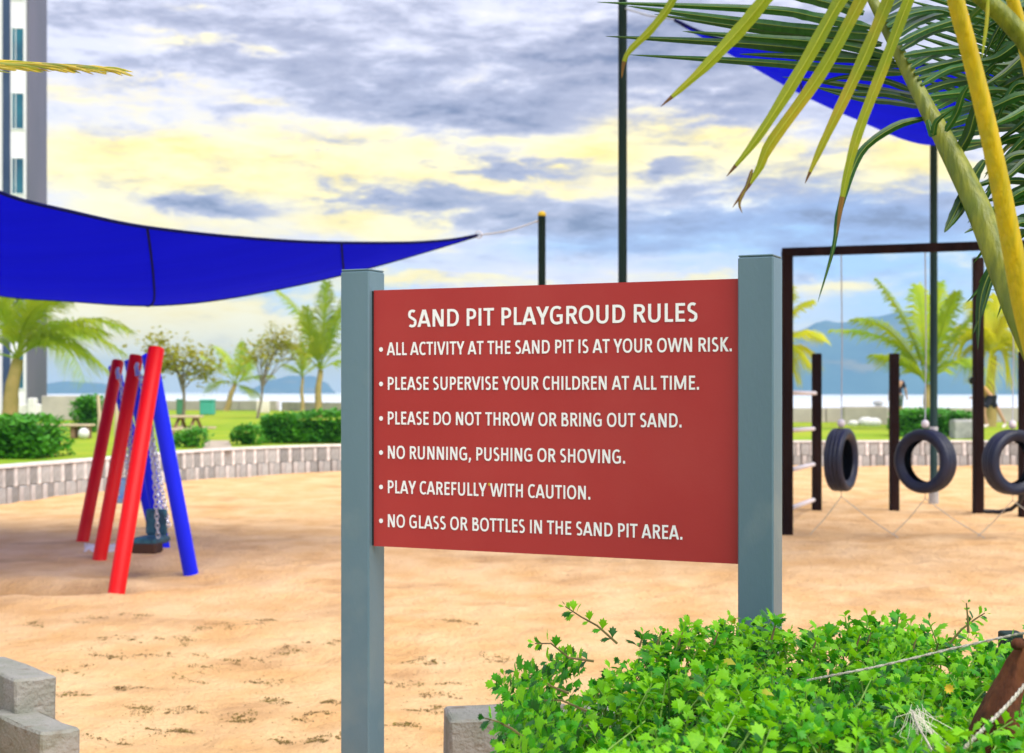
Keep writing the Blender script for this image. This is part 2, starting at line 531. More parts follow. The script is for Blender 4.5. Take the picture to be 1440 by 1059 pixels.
def snoise(scale, detail, lo, hi, rough=.6):
    n = N_.new('ShaderNodeTexNoise')
    n.inputs['Scale'].default_value = scale
    n.inputs['Detail'].default_value = detail
    n.inputs['Roughness'].default_value = rough
    L_n.new(co.outputs['Object'], n.inputs['Vector'])
    m = N_.new('ShaderNodeMapRange')
    m.inputs[1].default_value, m.inputs[2].default_value = lo, hi
    L_n.new(n.outputs['Fac'], m.inputs[0])
    return m.outputs[0]


def smixc(f, a, col, mode='MIX'):
    m = N_.new('ShaderNodeMix')
    m.data_type = 'RGBA'
    m.blend_type = mode
    L_n.new(f, m.inputs[0])
    L_n.new(a, m.inputs[6])
    m.inputs[7].default_value = (*col, 1)
    return m.outputs[2]


def smul(a, b_):
    m = N_.new('ShaderNodeMath')
    m.operation = 'MULTIPLY'
    L_n.new(a, m.inputs[0])
    if isinstance(b_, float):
        m.inputs[1].default_value = b_
    else:
        L_n.new(b_, m.inputs[1])
    return m.outputs[0]


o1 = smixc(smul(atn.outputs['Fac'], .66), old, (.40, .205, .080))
o1 = smixc(smul(snoise(60, 8, .50, .72, .8), .55), o1, (.42, .23, .10))
o1 = smixc(smul(snoise(170, 6, .54, .70, .8), .50), o1, (.92, .70, .45))
o1 = smixc(smul(snoise(9, 9, .60, .72, .75), .55), o1, (.36, .18, .07))
L_n.new(o1, bs.inputs['Base Color'])
bmp = [n for n in N_ if n.type == 'BUMP'][0]
b2 = N_.new('ShaderNodeBump')
b2.inputs['Strength'].default_value = .8
b2.inputs['Distance'].default_value = .05
L_n.new(snoise(7, 10, .2, .8, .68), b2.inputs['Height'])
L_n.new(b2.outputs[0], bmp.inputs['Normal'])

# ------------------------------------------------------------------ the ground
LOOP_K = [(-2.15, 5.70), (-3.6, 6.0), (-6.2, 7.4), (-8.4, 11), (-8.4, 16.5), (-7.30, 21.3), (-6.5, 24.0), (-5.55, 27.3), (-3.4, 29.8), (1, 31.4), (5.94, 32), (11, 32), (15.5, 30.5),
          (18, 25), (17.5, 16), (14, 8.5), (8, 5.8), (3.5, 5.05), (1.2, 4.94), (.35, 4.92)]


def catmull(pts, n):
    out = []
    for i in range(len(pts) - 1):
        p0, p1, p2, p3 = [Vector((*pts[max(0, min(len(pts) - 1, i + k))], 0)) for k in (-1, 0, 1, 2)]
        for j in range(n):
            t = j / n
            out.append(.5 * ((2 * p1) + (p2 - p0) * t + (2 * p0 - 5 * p1 + 4 * p2 - p3) * t * t + (3 * p1 - p0 - 3 * p2 + p3) * t ** 3))
    out.append(Vector((*pts[-1], 0)))
    return out


LOOP = catmull(LOOP_K, 14)
HAZE = .00036
UP = .50                                             # the lawn lies this much above the sand
SHORE = [(-400, -80), (400, -80), (400, 54), (9, 54), (-13, 85), (-60, 100), (-400, 118)]


def hit_shore(c, d):
    best = None
    for i in range(len(SHORE)):
        a, b = Vector(SHORE[i]), Vector(SHORE[(i + 1) % len(SHORE)])
        e = b - a
        den = d.x * e.y - d.y * e.x
        if abs(den) < 1e-9:
            continue
        t = ((a.x - c.x) * e.y - (a.y - c.y) * e.x) / den
        u = ((a.x - c.x) * d.y - (a.y - c.y) * d.x) / den
        if t > 0 and -1e-6 <= u <= 1 + 1e-6 and (best is None or t < best):
            best = t
    return best


mb = MB()
cc = Vector((4, 19))
ring = LOOP[:]
gap = [Vector((.35, 4.6, 0)), Vector((.35, 4.3, 0)), Vector((-.5, 4.3, 0)), Vector((-1.2, 4.3, 0)), Vector((-1.7, 4.3, 0)), Vector((-2.12, 4.32, 0)), Vector((-2.15, 5.0, 0))]
full = ring + gap
rows = []
for p in full:
    d = (Vector((p.x, p.y)) - cc)
    T = hit_shore(cc, d)
    r = [(p.x, p.y, UP)]
    for s in (.03, .1, .25, .5, 1.0):
        t = 1 + (T - 1) * s
        r.append((cc.x + d.x * t, cc.y + d.y * t, UP))
    r.append((cc.x + d.x * T, cc.y + d.y * T, -2.4))
    rows.append(r)
rows.append(rows[0])
mb.grid(rows)
lawn = recalc(obj('lawn', mb, M['lawn'], kind='structure'))

# planting bed soil round the camera, a little above the lawn sheet
mb = MB()
mb.grid([[(x, y, UP + .012 + .02 * noise.noise(Vector((x * 2, y * 2, 0)))) for y in [-3 + k * .4 for k in range(19)] + [4.28]] for x in [.02 + k * .3 for k in range(19)]])
obj('bed_soil', mb, M['soil'], smooth=True, kind='structure')
mb = MB()
mb.face([(-4.4, -4, UP + .006), (-.5, -4, UP + .006), (-.5, 4.28, UP + .006), (-4.4, 4.28, UP + .006)])
obj('path', mb, M['paving'], kind='structure')
mb = MB()
q = [G(285, 634, UP), G(328, 634, UP), G(322, 620, UP), G(288, 620, UP)]
mb.face([(p.x, p.y, UP + .01) for p in q])
obj('lawn_path', mb, M['paving'], kind='structure')


def inside_z(x, y):
    n = Vector((x, y, 0))
    z = .030 * noise.noise(n * .55) + .016 * noise.noise(n * 1.7 + Vector((5, 2, 0))) + .009 * noise.noise(n * 5.1)
    global DAMP
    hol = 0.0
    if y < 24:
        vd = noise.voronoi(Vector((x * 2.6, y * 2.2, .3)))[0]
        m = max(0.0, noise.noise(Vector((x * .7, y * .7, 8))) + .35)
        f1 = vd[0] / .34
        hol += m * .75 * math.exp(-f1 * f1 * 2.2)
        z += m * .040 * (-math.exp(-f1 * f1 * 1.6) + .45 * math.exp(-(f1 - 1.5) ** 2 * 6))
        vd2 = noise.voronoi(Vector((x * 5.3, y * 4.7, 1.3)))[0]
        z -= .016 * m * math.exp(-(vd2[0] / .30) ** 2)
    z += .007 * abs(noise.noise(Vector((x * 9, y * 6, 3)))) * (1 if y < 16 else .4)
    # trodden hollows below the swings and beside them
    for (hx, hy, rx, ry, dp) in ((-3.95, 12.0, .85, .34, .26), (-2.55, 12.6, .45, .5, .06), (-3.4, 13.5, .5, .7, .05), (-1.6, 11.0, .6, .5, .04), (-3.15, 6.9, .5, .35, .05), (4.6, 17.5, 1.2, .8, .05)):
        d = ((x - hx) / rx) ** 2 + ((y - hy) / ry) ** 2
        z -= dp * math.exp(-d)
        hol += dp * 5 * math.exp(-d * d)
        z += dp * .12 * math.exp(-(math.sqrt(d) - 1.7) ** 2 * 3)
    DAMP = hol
    if y < 6.6:
        k = max(0, min(1, (6.25 - y) / 1.9))
        w = max(0, min(1, 1 - (abs(x + .9) - 1.35) / .2))
        z += k * w * .49
    return z


HOLLOW_SHADES = []
mb = MB()
ys = []
y = 4.28
while y < 33:
    ys.append(y)
    y += .028 + (y - 4.9) * .0055
xs_ = []
rows = []
NX = 330
for y in ys:
    half0, half1 = -9.2, 18.6
    a, b = max(half0, -y * .40 - .6), min(half1, y * .40 + .6)
    row = []
    for i in range(NX + 1):
        row.append((a + (b - a) * i / NX, y, inside_z(a + (b - a) * i / NX, y)))
        HOLLOW_SHADES.append(min(1.0, DAMP))
    rows.append(row)
mb.grid(rows)
so = obj('sand', mb, M['sand'], smooth=True, kind='structure')
at = so.data.attributes.new('hollow_shade', 'FLOAT', 'POINT')  # painted shade of the hollows, read by the sand material
at.data.foreach_set('value', HOLLOW_SHADES)
mb = MB()
mb.face([(-9.5, 4.1, -.14), (19, 4.1, -.14), (19, 33, -.14), (-9.5, 33, -.14)])
obj('sand_base', mb, M['sand'], kind='structure')

mb = MB()
yy = [50, 70, 100, 160, 300, 700, 1500, 3000, 5900]
mb.grid([[(x, y, -1.9) for x in (-3900, -2500, -600, -150, -40, 0, 40, 150, 600, 2500, 3900)] for y in yy])
obj('sea', mb, M['water'], kind='structure')

# the humid air that adds to the blue painted into the far shore
hz = MB()
hz.box((0, 2700, 57), (8200, 6800, 121))
hazeo = obj('haze', hz, mat('haze_shell', (1, 1, 1)), kind='stuff')
hm_ = hazeo.data.materials[0]
hm_.node_tree.nodes.clear()
vo = hm_.node_tree.nodes.new('ShaderNodeOutputMaterial')
pv = hm_.node_tree.nodes.new('ShaderNodeVolumePrincipled')
pv.inputs['Color'].default_value = (.46, .74, 1.0, 1)
pv.inputs['Density'].default_value = HAZE
pv.inputs['Anisotropy'].default_value = 0
hm_.node_tree.links.new(pv.outputs[0], vo.inputs['Volume'])

# far shores
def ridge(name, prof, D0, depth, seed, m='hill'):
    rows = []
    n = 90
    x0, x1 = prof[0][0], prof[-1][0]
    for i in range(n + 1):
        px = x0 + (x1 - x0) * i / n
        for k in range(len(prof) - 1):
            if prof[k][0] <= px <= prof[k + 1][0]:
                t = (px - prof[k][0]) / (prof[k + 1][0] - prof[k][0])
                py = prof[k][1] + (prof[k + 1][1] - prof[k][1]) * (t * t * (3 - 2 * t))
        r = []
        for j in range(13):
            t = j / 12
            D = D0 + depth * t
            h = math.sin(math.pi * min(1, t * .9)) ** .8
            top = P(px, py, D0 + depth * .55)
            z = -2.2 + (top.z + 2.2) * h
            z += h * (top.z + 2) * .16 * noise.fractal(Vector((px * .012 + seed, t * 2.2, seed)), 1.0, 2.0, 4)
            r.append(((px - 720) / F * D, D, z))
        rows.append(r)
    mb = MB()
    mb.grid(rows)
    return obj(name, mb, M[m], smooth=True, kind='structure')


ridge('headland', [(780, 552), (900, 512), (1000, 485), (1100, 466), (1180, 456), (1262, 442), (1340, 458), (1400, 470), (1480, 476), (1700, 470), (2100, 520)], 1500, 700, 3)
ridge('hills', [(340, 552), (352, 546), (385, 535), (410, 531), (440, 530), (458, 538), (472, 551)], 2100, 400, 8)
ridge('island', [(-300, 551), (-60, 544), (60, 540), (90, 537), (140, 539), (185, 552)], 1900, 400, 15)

# ------------------------------------------------------------------ far kerb wall of the sand pit
acc = [0]
for i in range(1, len(LOOP)):
    acc.append(acc[-1] + (LOOP[i] - LOOP[i - 1]).length)


def along(s):
    for i in range(1, len(LOOP)):
        if acc[i] >= s:
            t = (s - acc[i - 1]) / (acc[i] - acc[i - 1])
            p = LOOP[i - 1].lerp(LOOP[i], t)
            return p, (LOOP[i] - LOOP[i - 1]).normalized()
    return LOOP[-1], (LOOP[-1] - LOOP[-2]).normalized()


wall = thing('retaining_wall', (1, 31.4, 0), 'low concrete block retaining wall curving round the sand pit below the lawn', 'wall')
core = MB()
lo_, hi_ = [], []
for p, i in ((LOOP[i], i) for i in range(len(LOOP))):
    t = (LOOP[min(i + 1, len(LOOP) - 1)] - LOOP[max(0, i - 1)]).normalized()
    nrm = Vector((t.y, -t.x, 0))          # points away from the centre or towards it; fix below
    if nrm.dot(Vector((4, 19, 0)) - p) < 0:
        nrm = -nrm
    lo_.append((p, nrm))
far_ids = [i for i, (p, n_) in enumerate(lo_) if p.y > 5.65 or p.x > 3.0]
rows = []
for p, n_ in lo_:
    if p.y < 5.5 and p.x < 2.2 and p.x > -1.0:
        continue
    if p.x < -1.0 and p.y < 5.68:
        continue
    rows.append([p - n_ * .12 + Vector((0, 0, -.2)), p - n_ * .12 + Vector((0, 0, .505)), p + n_ * .03 + Vector((0, 0, .505)), p + n_ * .03 + Vector((0, 0, -.2))])
core.grid(rows)
recalc(obj('wall_core', core, M['conc_core'], wall))
rest = MB()
UNIT = .30
s = acc[-1] * 0
nparts = 0
box_cache = {}


def block(size, key, mt, parent, loc, ang, name='block'):
    if key not in box_cache:
        b = MB()
        b.box((0, 0, 0), size, bev=.012)
        me = bpy.data.meshes.new(name)
        me.from_pydata(b.v, [], b.f)
        me.materials.append(mt)
        me.update()
        box_cache[key] = me
    o = bpy.data.objects.new(name, box_cache[key])
    COL.objects.link(o)
    o.parent = parent
    o.location = loc - wloc(parent)
    o.rotation_euler = (0, 0, ang)
    return o


s = 0.15
while s < acc[-1]:
    p, t = along(s)
    n_ = Vector((t.y, -t.x, 0))
    if n_.dot(Vector((4, 19, 0)) - p) < 0:
        n_ = -n_
    px = 720 + p.x / p.y * F
    if p.y < 6.0 and p.x < 3.0:
        s += UNIT
        continue
    ang = math.atan2(t.y, t.x)
    vis = p.y > 18 and (-30 < px < 500 or 1095 < px < 1470)
    set_ = [((.185, .09), .365, .27, -.055, 'g', .052), ((.085, .09), .36, .28, .09, 'p', .060), ((.105, .09), .07, .31, -.07, 'm', .057), ((.155, .09), .07, .31, .068, 'g', .052)]
    for (sz, zc, h, off, kind, prd) in set_:
        loc = p + t * off + n_ * (prd + random.uniform(-.006, .006)) + Vector((0, 0, zc))
        mt = {'g': M['conc_grey'], 'p': M['conc_pale'], 'm': M['conc_mid']}[kind]
        if vis and nparts < 296:
            block((sz[0], sz[1], h), (sz[0], h, kind), mt, wall, loc, ang + random.uniform(-.02, .02))
            nparts += 1
        else:
            rest.box(loc, (sz[0], sz[1], h), (t, n_, Vector((0, 0, 1))), m=0 if kind == 'g' else 1)
    s += UNIT
o = obj('block_run', rest, [M['conc_grey'], M['conc_pale']], wall, kind='stuff')
cap = MB()
rows = [[p - n_ * .13 + Vector((0, 0, .503)), p - n_ * .13 + Vector((0, 0, .54)), p + n_ * .125 + Vector((0, 0, .54)), p + n_ * .125 + Vector((0, 0, .503))] for p, n_ in lo_ if (p.y > 6.2)]
cap.grid(rows, True)
recalc(obj('coping', cap, M['conc_pale'], wall))


# near ends of the kerb: concrete blocks, uneven tops
def near_block(px, py, z, size, deg, label, D=None, cls='conc_near'):
    """front top corner of the block lies at pixel (px,py)"""
    D = D or (EYE - z) * F / (py - HY)
    c = P(px, py, D)
    X = Vector((math.cos(R(deg)), math.sin(R(deg)), 0))
    Y = Vector((-math.sin(R(deg)), math.cos(R(deg)), 0))
    ctr = Vector((c.x, c.y, 0)) + X * size[0] / 2 + Y * size[1] / 2
    b = MB()
    b.box((ctr.x, ctr.y, z - size[2] / 2), size, (X, Y, Vector((0, 0, 1))), bev=.008)
    o = obj('kerb_block', b, M[cls], label=label, cat='concrete block', group='concrete kerb blocks edging the sand pit')
    o.data.update()
    # uneven cast edges
    bm = bmesh.new()
    bm.from_mesh(o.data)
    bmesh.ops.subdivide_edges(bm, edges=bm.edges, cuts=3, use_grid_fill=True)
    for v in bm.verts:
        v.co += Vector([noise.noise(v.co * 14 + Vector((k * 7.1, z * 30, px))) for k in range(3)]) * .007
    bm.to_mesh(o.data)
    bm.free()
    return o


near_block(22, 957, .53, (.155, .55, .42), 38, 'upper rough concrete kerb block at the bottom left, set behind a lower block')
near_block(57, 1032, .405, (.145, .50, .5), 40, 'lower rough concrete kerb block in the bottom left corner, stained along its front')
near_block(632, 1014, .53, (.42, .24, .6), 7, 'flat topped kerb block at the foot of the leafy shrub')
for k in range(5):
    near_block(632, 1014, .53 - .02 * (k % 2), (.40, .24, .6), 4, 'x')
    o = COL.objects[-1]
    o.location.x += .44 + .43 * k
    o.location.y += .04 + .02 * k
    o['label'] = ['kerb block hidden behind the leafy shrub, beside the flat topped one', 'second kerb block behind the leafy shrub, left of the right sign post',
                  'kerb block behind the leafy shrub and the right sign post', 'kerb block behind the right half of the leafy shrub', 'kerb block behind the shrub near the tied stake'][k]

# ------------------------------------------------------------------ litter and scuffs on the sand
mb = MB()
random.seed(5)
SP = [(150, 925), (110, 945), (215, 925), (185, 965), (300, 925), (265, 955), (350, 925), (380, 960), (400, 985), (330, 1010), (270, 1000), (240, 1030), (150, 1045), (300, 885), (390, 915), (345, 880), (470, 985), (440, 1010),
      (240, 900), (170, 900), (30, 880), (120, 870), (560, 960), (640, 962), (615, 975), (560, 1020), (600, 1000), (590, 930), (700, 925), (650, 880), (375, 870), (200, 870), (450, 905), (290, 940), (100, 980), (205, 1000), (420, 1040), (470, 1045)]
for (px, py) in SP:
    arms = [(random.uniform(-26, 26), random.gauss(0, 3.2), random.uniform(5, 17), random.uniform(.6, 2.2)) for _ in range(random.randint(3, 6))]
    for (ox, oy, sx__, sy__) in arms:
        for k in range(int(sx__ * random.uniform(1.0, 3.2))):
            qx = px + ox + random.gauss(0, sx__ * .55)
            qy = py + oy + random.gauss(0, sy__) + (qx - px - ox) * random.uniform(-.05, .1)
            if qy < 700:
                continue
            g = G(qx, qy)
            if g.y < 5.6:
                continue
            g.z = inside_z(g.x, g.y) + .001
            L_ = random.uniform(.0025, .009) if random.random() < .93 else random.uniform(.010, .022)
            a = random.uniform(0, math.pi)
            X = Vector((math.cos(a), math.sin(a), random.uniform(-.2, .2))) * L_
            Y = Vector((-math.sin(a), math.cos(a), random.uniform(-.2, .2))) * L_ * random.uniform(.3, .8)
            h = Vector((0, 0, random.uniform(.001, .005)))
            mb.face([g - X, g - Y + h, g + X * .8 + h, g + Y + h * 1.3])
for k in range(1500):
    px, py = random.uniform(0, 1000), random.uniform(840, 1058)
    if noise.noise(Vector((px * .012, py * .03, 2))) < random.uniform(-.5, .5):
        continue
    g = G(px, py)
    if g.y < 5.6:
        continue
    g.z = inside_z(g.x, g.y) + .001
    L_ = random.uniform(.002, .007)
    a = random.uniform(0, math.pi)
    X = Vector((math.cos(a), math.sin(a), 0)) * L_
    Y = Vector((-math.sin(a), math.cos(a), 0)) * L_ * .6
    mb.face([g - X, g - Y + Vector((0, 0, .002)), g + X, g + Y + Vector((0, 0, .003))])
obj('dry_litter', mb, M['litter'], label='dark dry leaf litter and twigs scattered over the sand', cat='litter', kind='stuff')

# ------------------------------------------------------------------ far left tower
tower = thing('apartment_tower', (-25.5, 70, UP), 'tall white and grey apartment tower beyond the palms at the left edge', 'building')
c0 = Vector((-22.72, 70, 0))
fx = Vector((-.985, -.17, 0)).normalized()     # along the white facade, away from the corner
sy = Vector((-.172, .985, 0)).normalized()     # along the grey side
ax = (fx, sy, Vector((0, 0, 1)))
H = 27.0
Z = Vector((0, 0, 1))
mb = MB()
mb.box(c0 + fx * 3.0 + sy * 3.1 + Z * (UP + H / 2), (6.0, 6.2, H), ax)
obj('wall', mb, M['tower_white'], tower)
mb = MB()
mb.box(c0 - fx * .03 + sy * 3.09 + Z * (UP + H / 2), (.10, 6.3, H + .02), ax)
obj('side_wall', mb, M['tower_grey'], tower)
mb = MB()
mb.box(c0 + fx * .93 - sy * .03 + Z * (UP + H / 2), (.34, .10, H + .04), ax)
obj('glazed_strip', mb, M['tower_band'], tower)
recess = MB()
for k in range(11):
    zt = P(0, 127 - 0, 70).z + (k - 7) * 3.04 - .12
    if zt - 1.75 < 1.2:
        continue
    wctr = c0 + fx * .42 - sy * .012 + Z * (zt - .87)
    fr = MB()
    for (a, b, w, h) in ((0, .85, .60, .05), (0, -.85, .60, .05), (-.275, 0, .05, 1.66), (.275, 0, .05, 1.66), (.10, 0, .03, 1.66)):
        fr.box(wctr + fx * a + Z * b, (w, .08, h), ax)
    f = obj('window', fr, M['frame_white'], tower)
    pn = MB()
    pn.box(wctr + sy * .006, (.50, .03, 1.66), ax)
    obj('pane', pn, M['glass'], f)
bx_ = MB()
bx_.box(c0 + fx * 5.2 - sy * 1.2 + Z * (UP + 1.4), (7.5, 2.2, 2.8), ax)
obj('ground_floor', bx_, M['tower_white'], tower)


# ------------------------------------------------------------------ vegetation builders
def leaf_cards(mb, pts, size, m=0, up=.4):
    for p in pts:
        a = random.uniform(0, math.tau)
        d = Vector((math.cos(a), math.sin(a), random.uniform(-.6, .9))).normalized()
        s_ = d.cross(Vector((random.uniform(-.5, .5), random.uniform(-.5, .5), 1))).normalized()
        L_ = size * random.uniform(.6, 1.3)
        w = L_ * .32
        n = d.cross(s_) * w * .3
        mb.face([p, p + d * L_ * .5 + s_ * w + n, p + d * L_, p + d * L_ * .5 - s_ * w + n], m)


def hedge(x0, x1, yb, zt, D, dep, label, n=1400, leaf=.11, rnd=.18):
    """clipped leafy mass standing on the lawn between pixel columns x0..x1"""
    a, b = P(x0, HY, D).x, P(x1, HY, D).x
    zt = P(0, zt, D).z
    t = thing('hedge' if (b - a) > 1.0 else 'shrub', ((a + b) / 2, D, UP), label, 'hedge' if (b - a) > 1.0 else 'shrub', 'hedges and shrubs behind the far wall')
    core = MB()
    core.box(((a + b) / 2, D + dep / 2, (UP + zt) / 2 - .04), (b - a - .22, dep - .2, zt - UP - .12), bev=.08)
    obj('inner_hull', core, M['hedge_core'], t)  # solid dark box added inside the leaves to block the view through
    pts = []
    for k in range(n):
        u, v, w = random.random(), random.random(), random.random()
        side = random.random()
        if side < .5:
            v = 0
        elif side < .85:
            w = 1
        elif side < .93:
            u = 0
        else:
            u = 1
        p = Vector((a + (b - a) * u, D + dep * v, UP + (zt - UP) * w))
        # rounded shoulders and lumps
        cu = abs(u - .5) * 2
        p.z -= (zt - UP) * rnd * (cu ** 4) * w
        p += Vector((random.gauss(0, .03), random.gauss(0, .05), random.gauss(0, .03)))
        p.z += .10 * noise.noise(Vector((p.x * 1.7, p.y * 1.7, w * 2 + D)))
        p.y += .14 * noise.noise(Vector((p.x * 2.6, p.z * 3, D)))
        pts.append(p)
    mbl = MB()
    leaf_cards(mbl, pts, leaf)
    obj('foliage', mbl, M['hedge'], t)
    return t


def frond_far(parent, p0, p1, p2, mt, n=26, ll=.75, droop=.5):
    """a palm frond along a quadratic curve, leaflets on both sides"""
    mb = MB()
    pts = [(1 - t) ** 2 * p0 + 2 * t * (1 - t) * p1 + t * t * p2 for t in [k / 12 for k in range(13)]]
    mb.tube(pts, [.035 * (1 - .8 * k / 12) for k in range(13)], 5)
    L = (p2 - p0).length
    for k in range(n):
        t = .14 + .85 * k / n
        c_ = (1 - t) ** 2 * p0 + 2 * t * (1 - t) * p1 + t * t * p2
        tg = (2 * (1 - t) * (p1 - p0) + 2 * t * (p2 - p1)).normalized()
        sd_ = tg.cross(Vector((0, 0, 1)))
        if sd_.length < .2:
            sd_ = Vector((1, 0, 0))
        sd_.normalize()
        l = ll * math.sin(math.pi * (.18 + .74 * t)) * random.uniform(.8, 1.1)
        for sg in (-1, 1):
            d = (sd_ * sg * .75 + tg * .75 + Vector((0, 0, random.uniform(-.1, .25)))).normalized()
            m1 = c_ + d * l * .5
            e = c_ + d * l + Vector((0, 0, -droop * l * random.uniform(.5, 1.1)))
            wv_ = tg * .020 + Vector((0, 0, .010))
            mb.face([c_ - wv_, c_ + wv_, m1 + wv_, m1 - wv_])
            mb.face([m1 - wv_, m1 + wv_, e])
    return obj('frond', mb, mt, parent)


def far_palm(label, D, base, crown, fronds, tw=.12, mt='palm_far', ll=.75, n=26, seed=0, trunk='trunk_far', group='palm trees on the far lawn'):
    random.seed(seed + 100)
    b = P(base[0], base[1], D)
    b.z = UP
    cr = P(crown[0], crown[1], D)
    t = thing('palm_tree', b, label, 'palm tree', group)
    mb = MB()
    ts = [b.lerp(cr, k / 8) + Vector((.03 * math.sin(k), 0, 0)) for k in range(9)]
    mb.tube(ts, [tw * (1.35 - .5 * k / 8 + (.06 if k % 2 else 0)) for k in range(9)], 8)
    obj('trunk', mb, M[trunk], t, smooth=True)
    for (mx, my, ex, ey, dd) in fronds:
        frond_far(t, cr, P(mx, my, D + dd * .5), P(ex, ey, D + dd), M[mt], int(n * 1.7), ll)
    return t


def thin_tree(label, D, base, top, crown_w, crown_y0, crown_y1, n, seed, leaf=.16, mt='tree_leaf', group='thin broadleaf trees on the far lawn'):
    random.seed(seed)
    b = P(base[0], base[1], D)
    b.z = UP
    t = thing('tree', b, label, 'tree', group)
    tp = P(top[0], top[1], D)
    mb = MB()
    mb.tube([b, b.lerp(tp, .4) + Vector((.05, 0, 0)), tp], [.07, .05, .03], 6)
    obj('trunk', mb, M['bark'], t)
    cx = P(crown_w[0], 0, D).x, P(crown_w[1], 0, D).x
    z0, z1 = P(0, crown_y1, D).z, P(0, crown_y0, D).z
    br = MB()
    cl = []
    for k in range(11):
        e = Vector((random.uniform(*cx), D + random.uniform(-1, 1) * (cx[1] - cx[0]) * .4, random.uniform(z0, z1)))
        st = b.lerp(tp, random.uniform(.55, 1))
        md = st.lerp(e, .5) + Vector((0, 0, .15))
        br.tube([st, md, e], [.028, .02, .008], 5, caps=False)
        cl.append((md.lerp(e, .6), .28))
        cl.append((e, .38))
    obj('limb', br, M['bark'], t)
    pts = []
    for k in range(n):
        c_, r = random.choice(cl)
        pts.append(c_ + Vector((random.gauss(0, r), random.gauss(0, r), random.gauss(0, r * .42))))
    lm = MB()
    leaf_cards(lm, pts, leaf)
    obj('crown', lm, M[mt], t)
    return t


# shores: low walls, sea wall
def low_wall(name, pts, h, w, label, mt='conc_far', cat='wall', seg=1.6):
    """long low wall cast in panels"""
    t = thing(name, (pts[0][0], pts[0][1], UP), label, cat)
    for i in range(len(pts) - 1):
        a, b = Vector((*pts[i], 0)), Vector((*pts[i + 1], 0))
        d = (b - a)
        n = max(1, int(d.length / seg))
        u = d.normalized()
        for k in range(n):
            c_ = a + d * (k + .5) / n
            mb = MB()
            mb.box((c_.x, c_.y, UP + h / 2 + random.uniform(-.01, .01)), (d.length / n - .03, w, h), (u, Vector((-u.y, u.x, 0)), Vector((0, 0, 1))), bev=.02)
            obj('wall_panel', mb, M[mt], t)
    return t


low_wall('sea_wall', [(9.3, 52.6), (30, 52.6)], .52, .35, 'low weathered concrete sea wall behind the lawn on the right')
low_wall('sea_wall', [(9.0, 53.2), (-12.8, 84)], .50, .4, 'long pale sea wall running back towards the left shore', seg=2.4)
low_wall('sea_wall', [(-13.2, 84.4), (-34, 92)], .55, .4, 'far left stretch of sea wall behind the bins', seg=2.4)
# grey boundary wall at left
gw = MB()
a, b = P(60, 590, 57), P(116, 590, 57)
gw.box(((a.x + b.x) / 2, 57, UP + .46), (b.x - a.x, .3, .92), bev=.02)
obj('boundary_wall', gw, M['conc_far'], label='plain grey boundary wall beyond the bench at the left', cat='wall')

# stone block and white stones on the right lawn
b = MB()
a = P(1190, 0, 49).x
e = P(1250, 0, 49).x
b.box(((a + e) / 2, 49.4, UP + .28), (e - a, 1.0, .62), (Vector((.98, -.17, 0)), Vector((.17, .98, 0)), Z), bev=.03, jit=.01)
obj('stone_slab', b, M['conc_far'], label='large flat grey stone block on the lawn by the sea wall', cat='stone')
for (px, py, r, lb) in ((1218, 592, .22, 'pair of white stones in front of the flat grey stone block, larger left one'), (1229, 592, .2, 'white stone at the right of the flat grey block front'), (1200, 594, .14, 'small white stone at the left foot of the flat grey block')):
    b = MB()
    p = P(px, py, 47.5)
    b.ball((p.x, p.y, UP + r * .5), r, 8, (1.25, 1, .8))
    obj('white_stone', b, M['stone_white'], smooth=True, label=lb, cat='stone', group='white stones by the grey block')
b = MB()
p = P(1235, 0, 60)
b.tube([(p.x, p.y, -1.9), (p.x, p.y, 1.1)], .12, 8)
b.ball((p.x, p.y, 1.12), .22, 8, (1, 1, .5))
obj('marker_post', b, M['conc_grey'], label='small dark marker post in the water behind the grey stone block', cat='post')

# bins, box, benches
for (px, w, h, mt, lb) in ((292, .62, .72, 'teal_bin', 'teal litter bin standing alone on the far left lawn'), (254, .34, .74, 'green_bin', 'narrow dark green bin beside the teal one')):
    D = 69
    p = P(px, 0, D)
    t = thing('litter_bin', (p.x, D, UP), lb, 'bin', 'bins on the far lawn')
    b = MB()
    b.box((p.x, D, UP + h * .43), (w, w, h * .86), bev=.04)
    obj('bin_body', b, M[mt], t)
    b = MB()
    b.box((p.x, D, UP + h * .93), (w * 1.08, w * 1.08, h * .13), bev=.03)
    obj('lid', b, M[mt], t)
b = MB()
p = P(370, 0, 76)
b.box((p.x, 76, UP + .3), (.6, .5, .62), bev=.03)
obj('pale_box', b, M['mat_pale'], label='small pale box shaped plinth in front of the far sea wall', cat='plinth')

b = MB()
a, e = P(14, 0, 58), P(58, 0, 58)
b.box(((a.x + e.x) / 2, 58, UP + .30), (e.x - a.x, .25, .6), bev=.04)
b.box((e.x - .3, 57.9, UP + .42), (.3, .4, .84), bev=.04)
obj('garden_wall', b, M['stone_white'], label='low white painted wall with end pier beyond the left hedge', cat='wall')

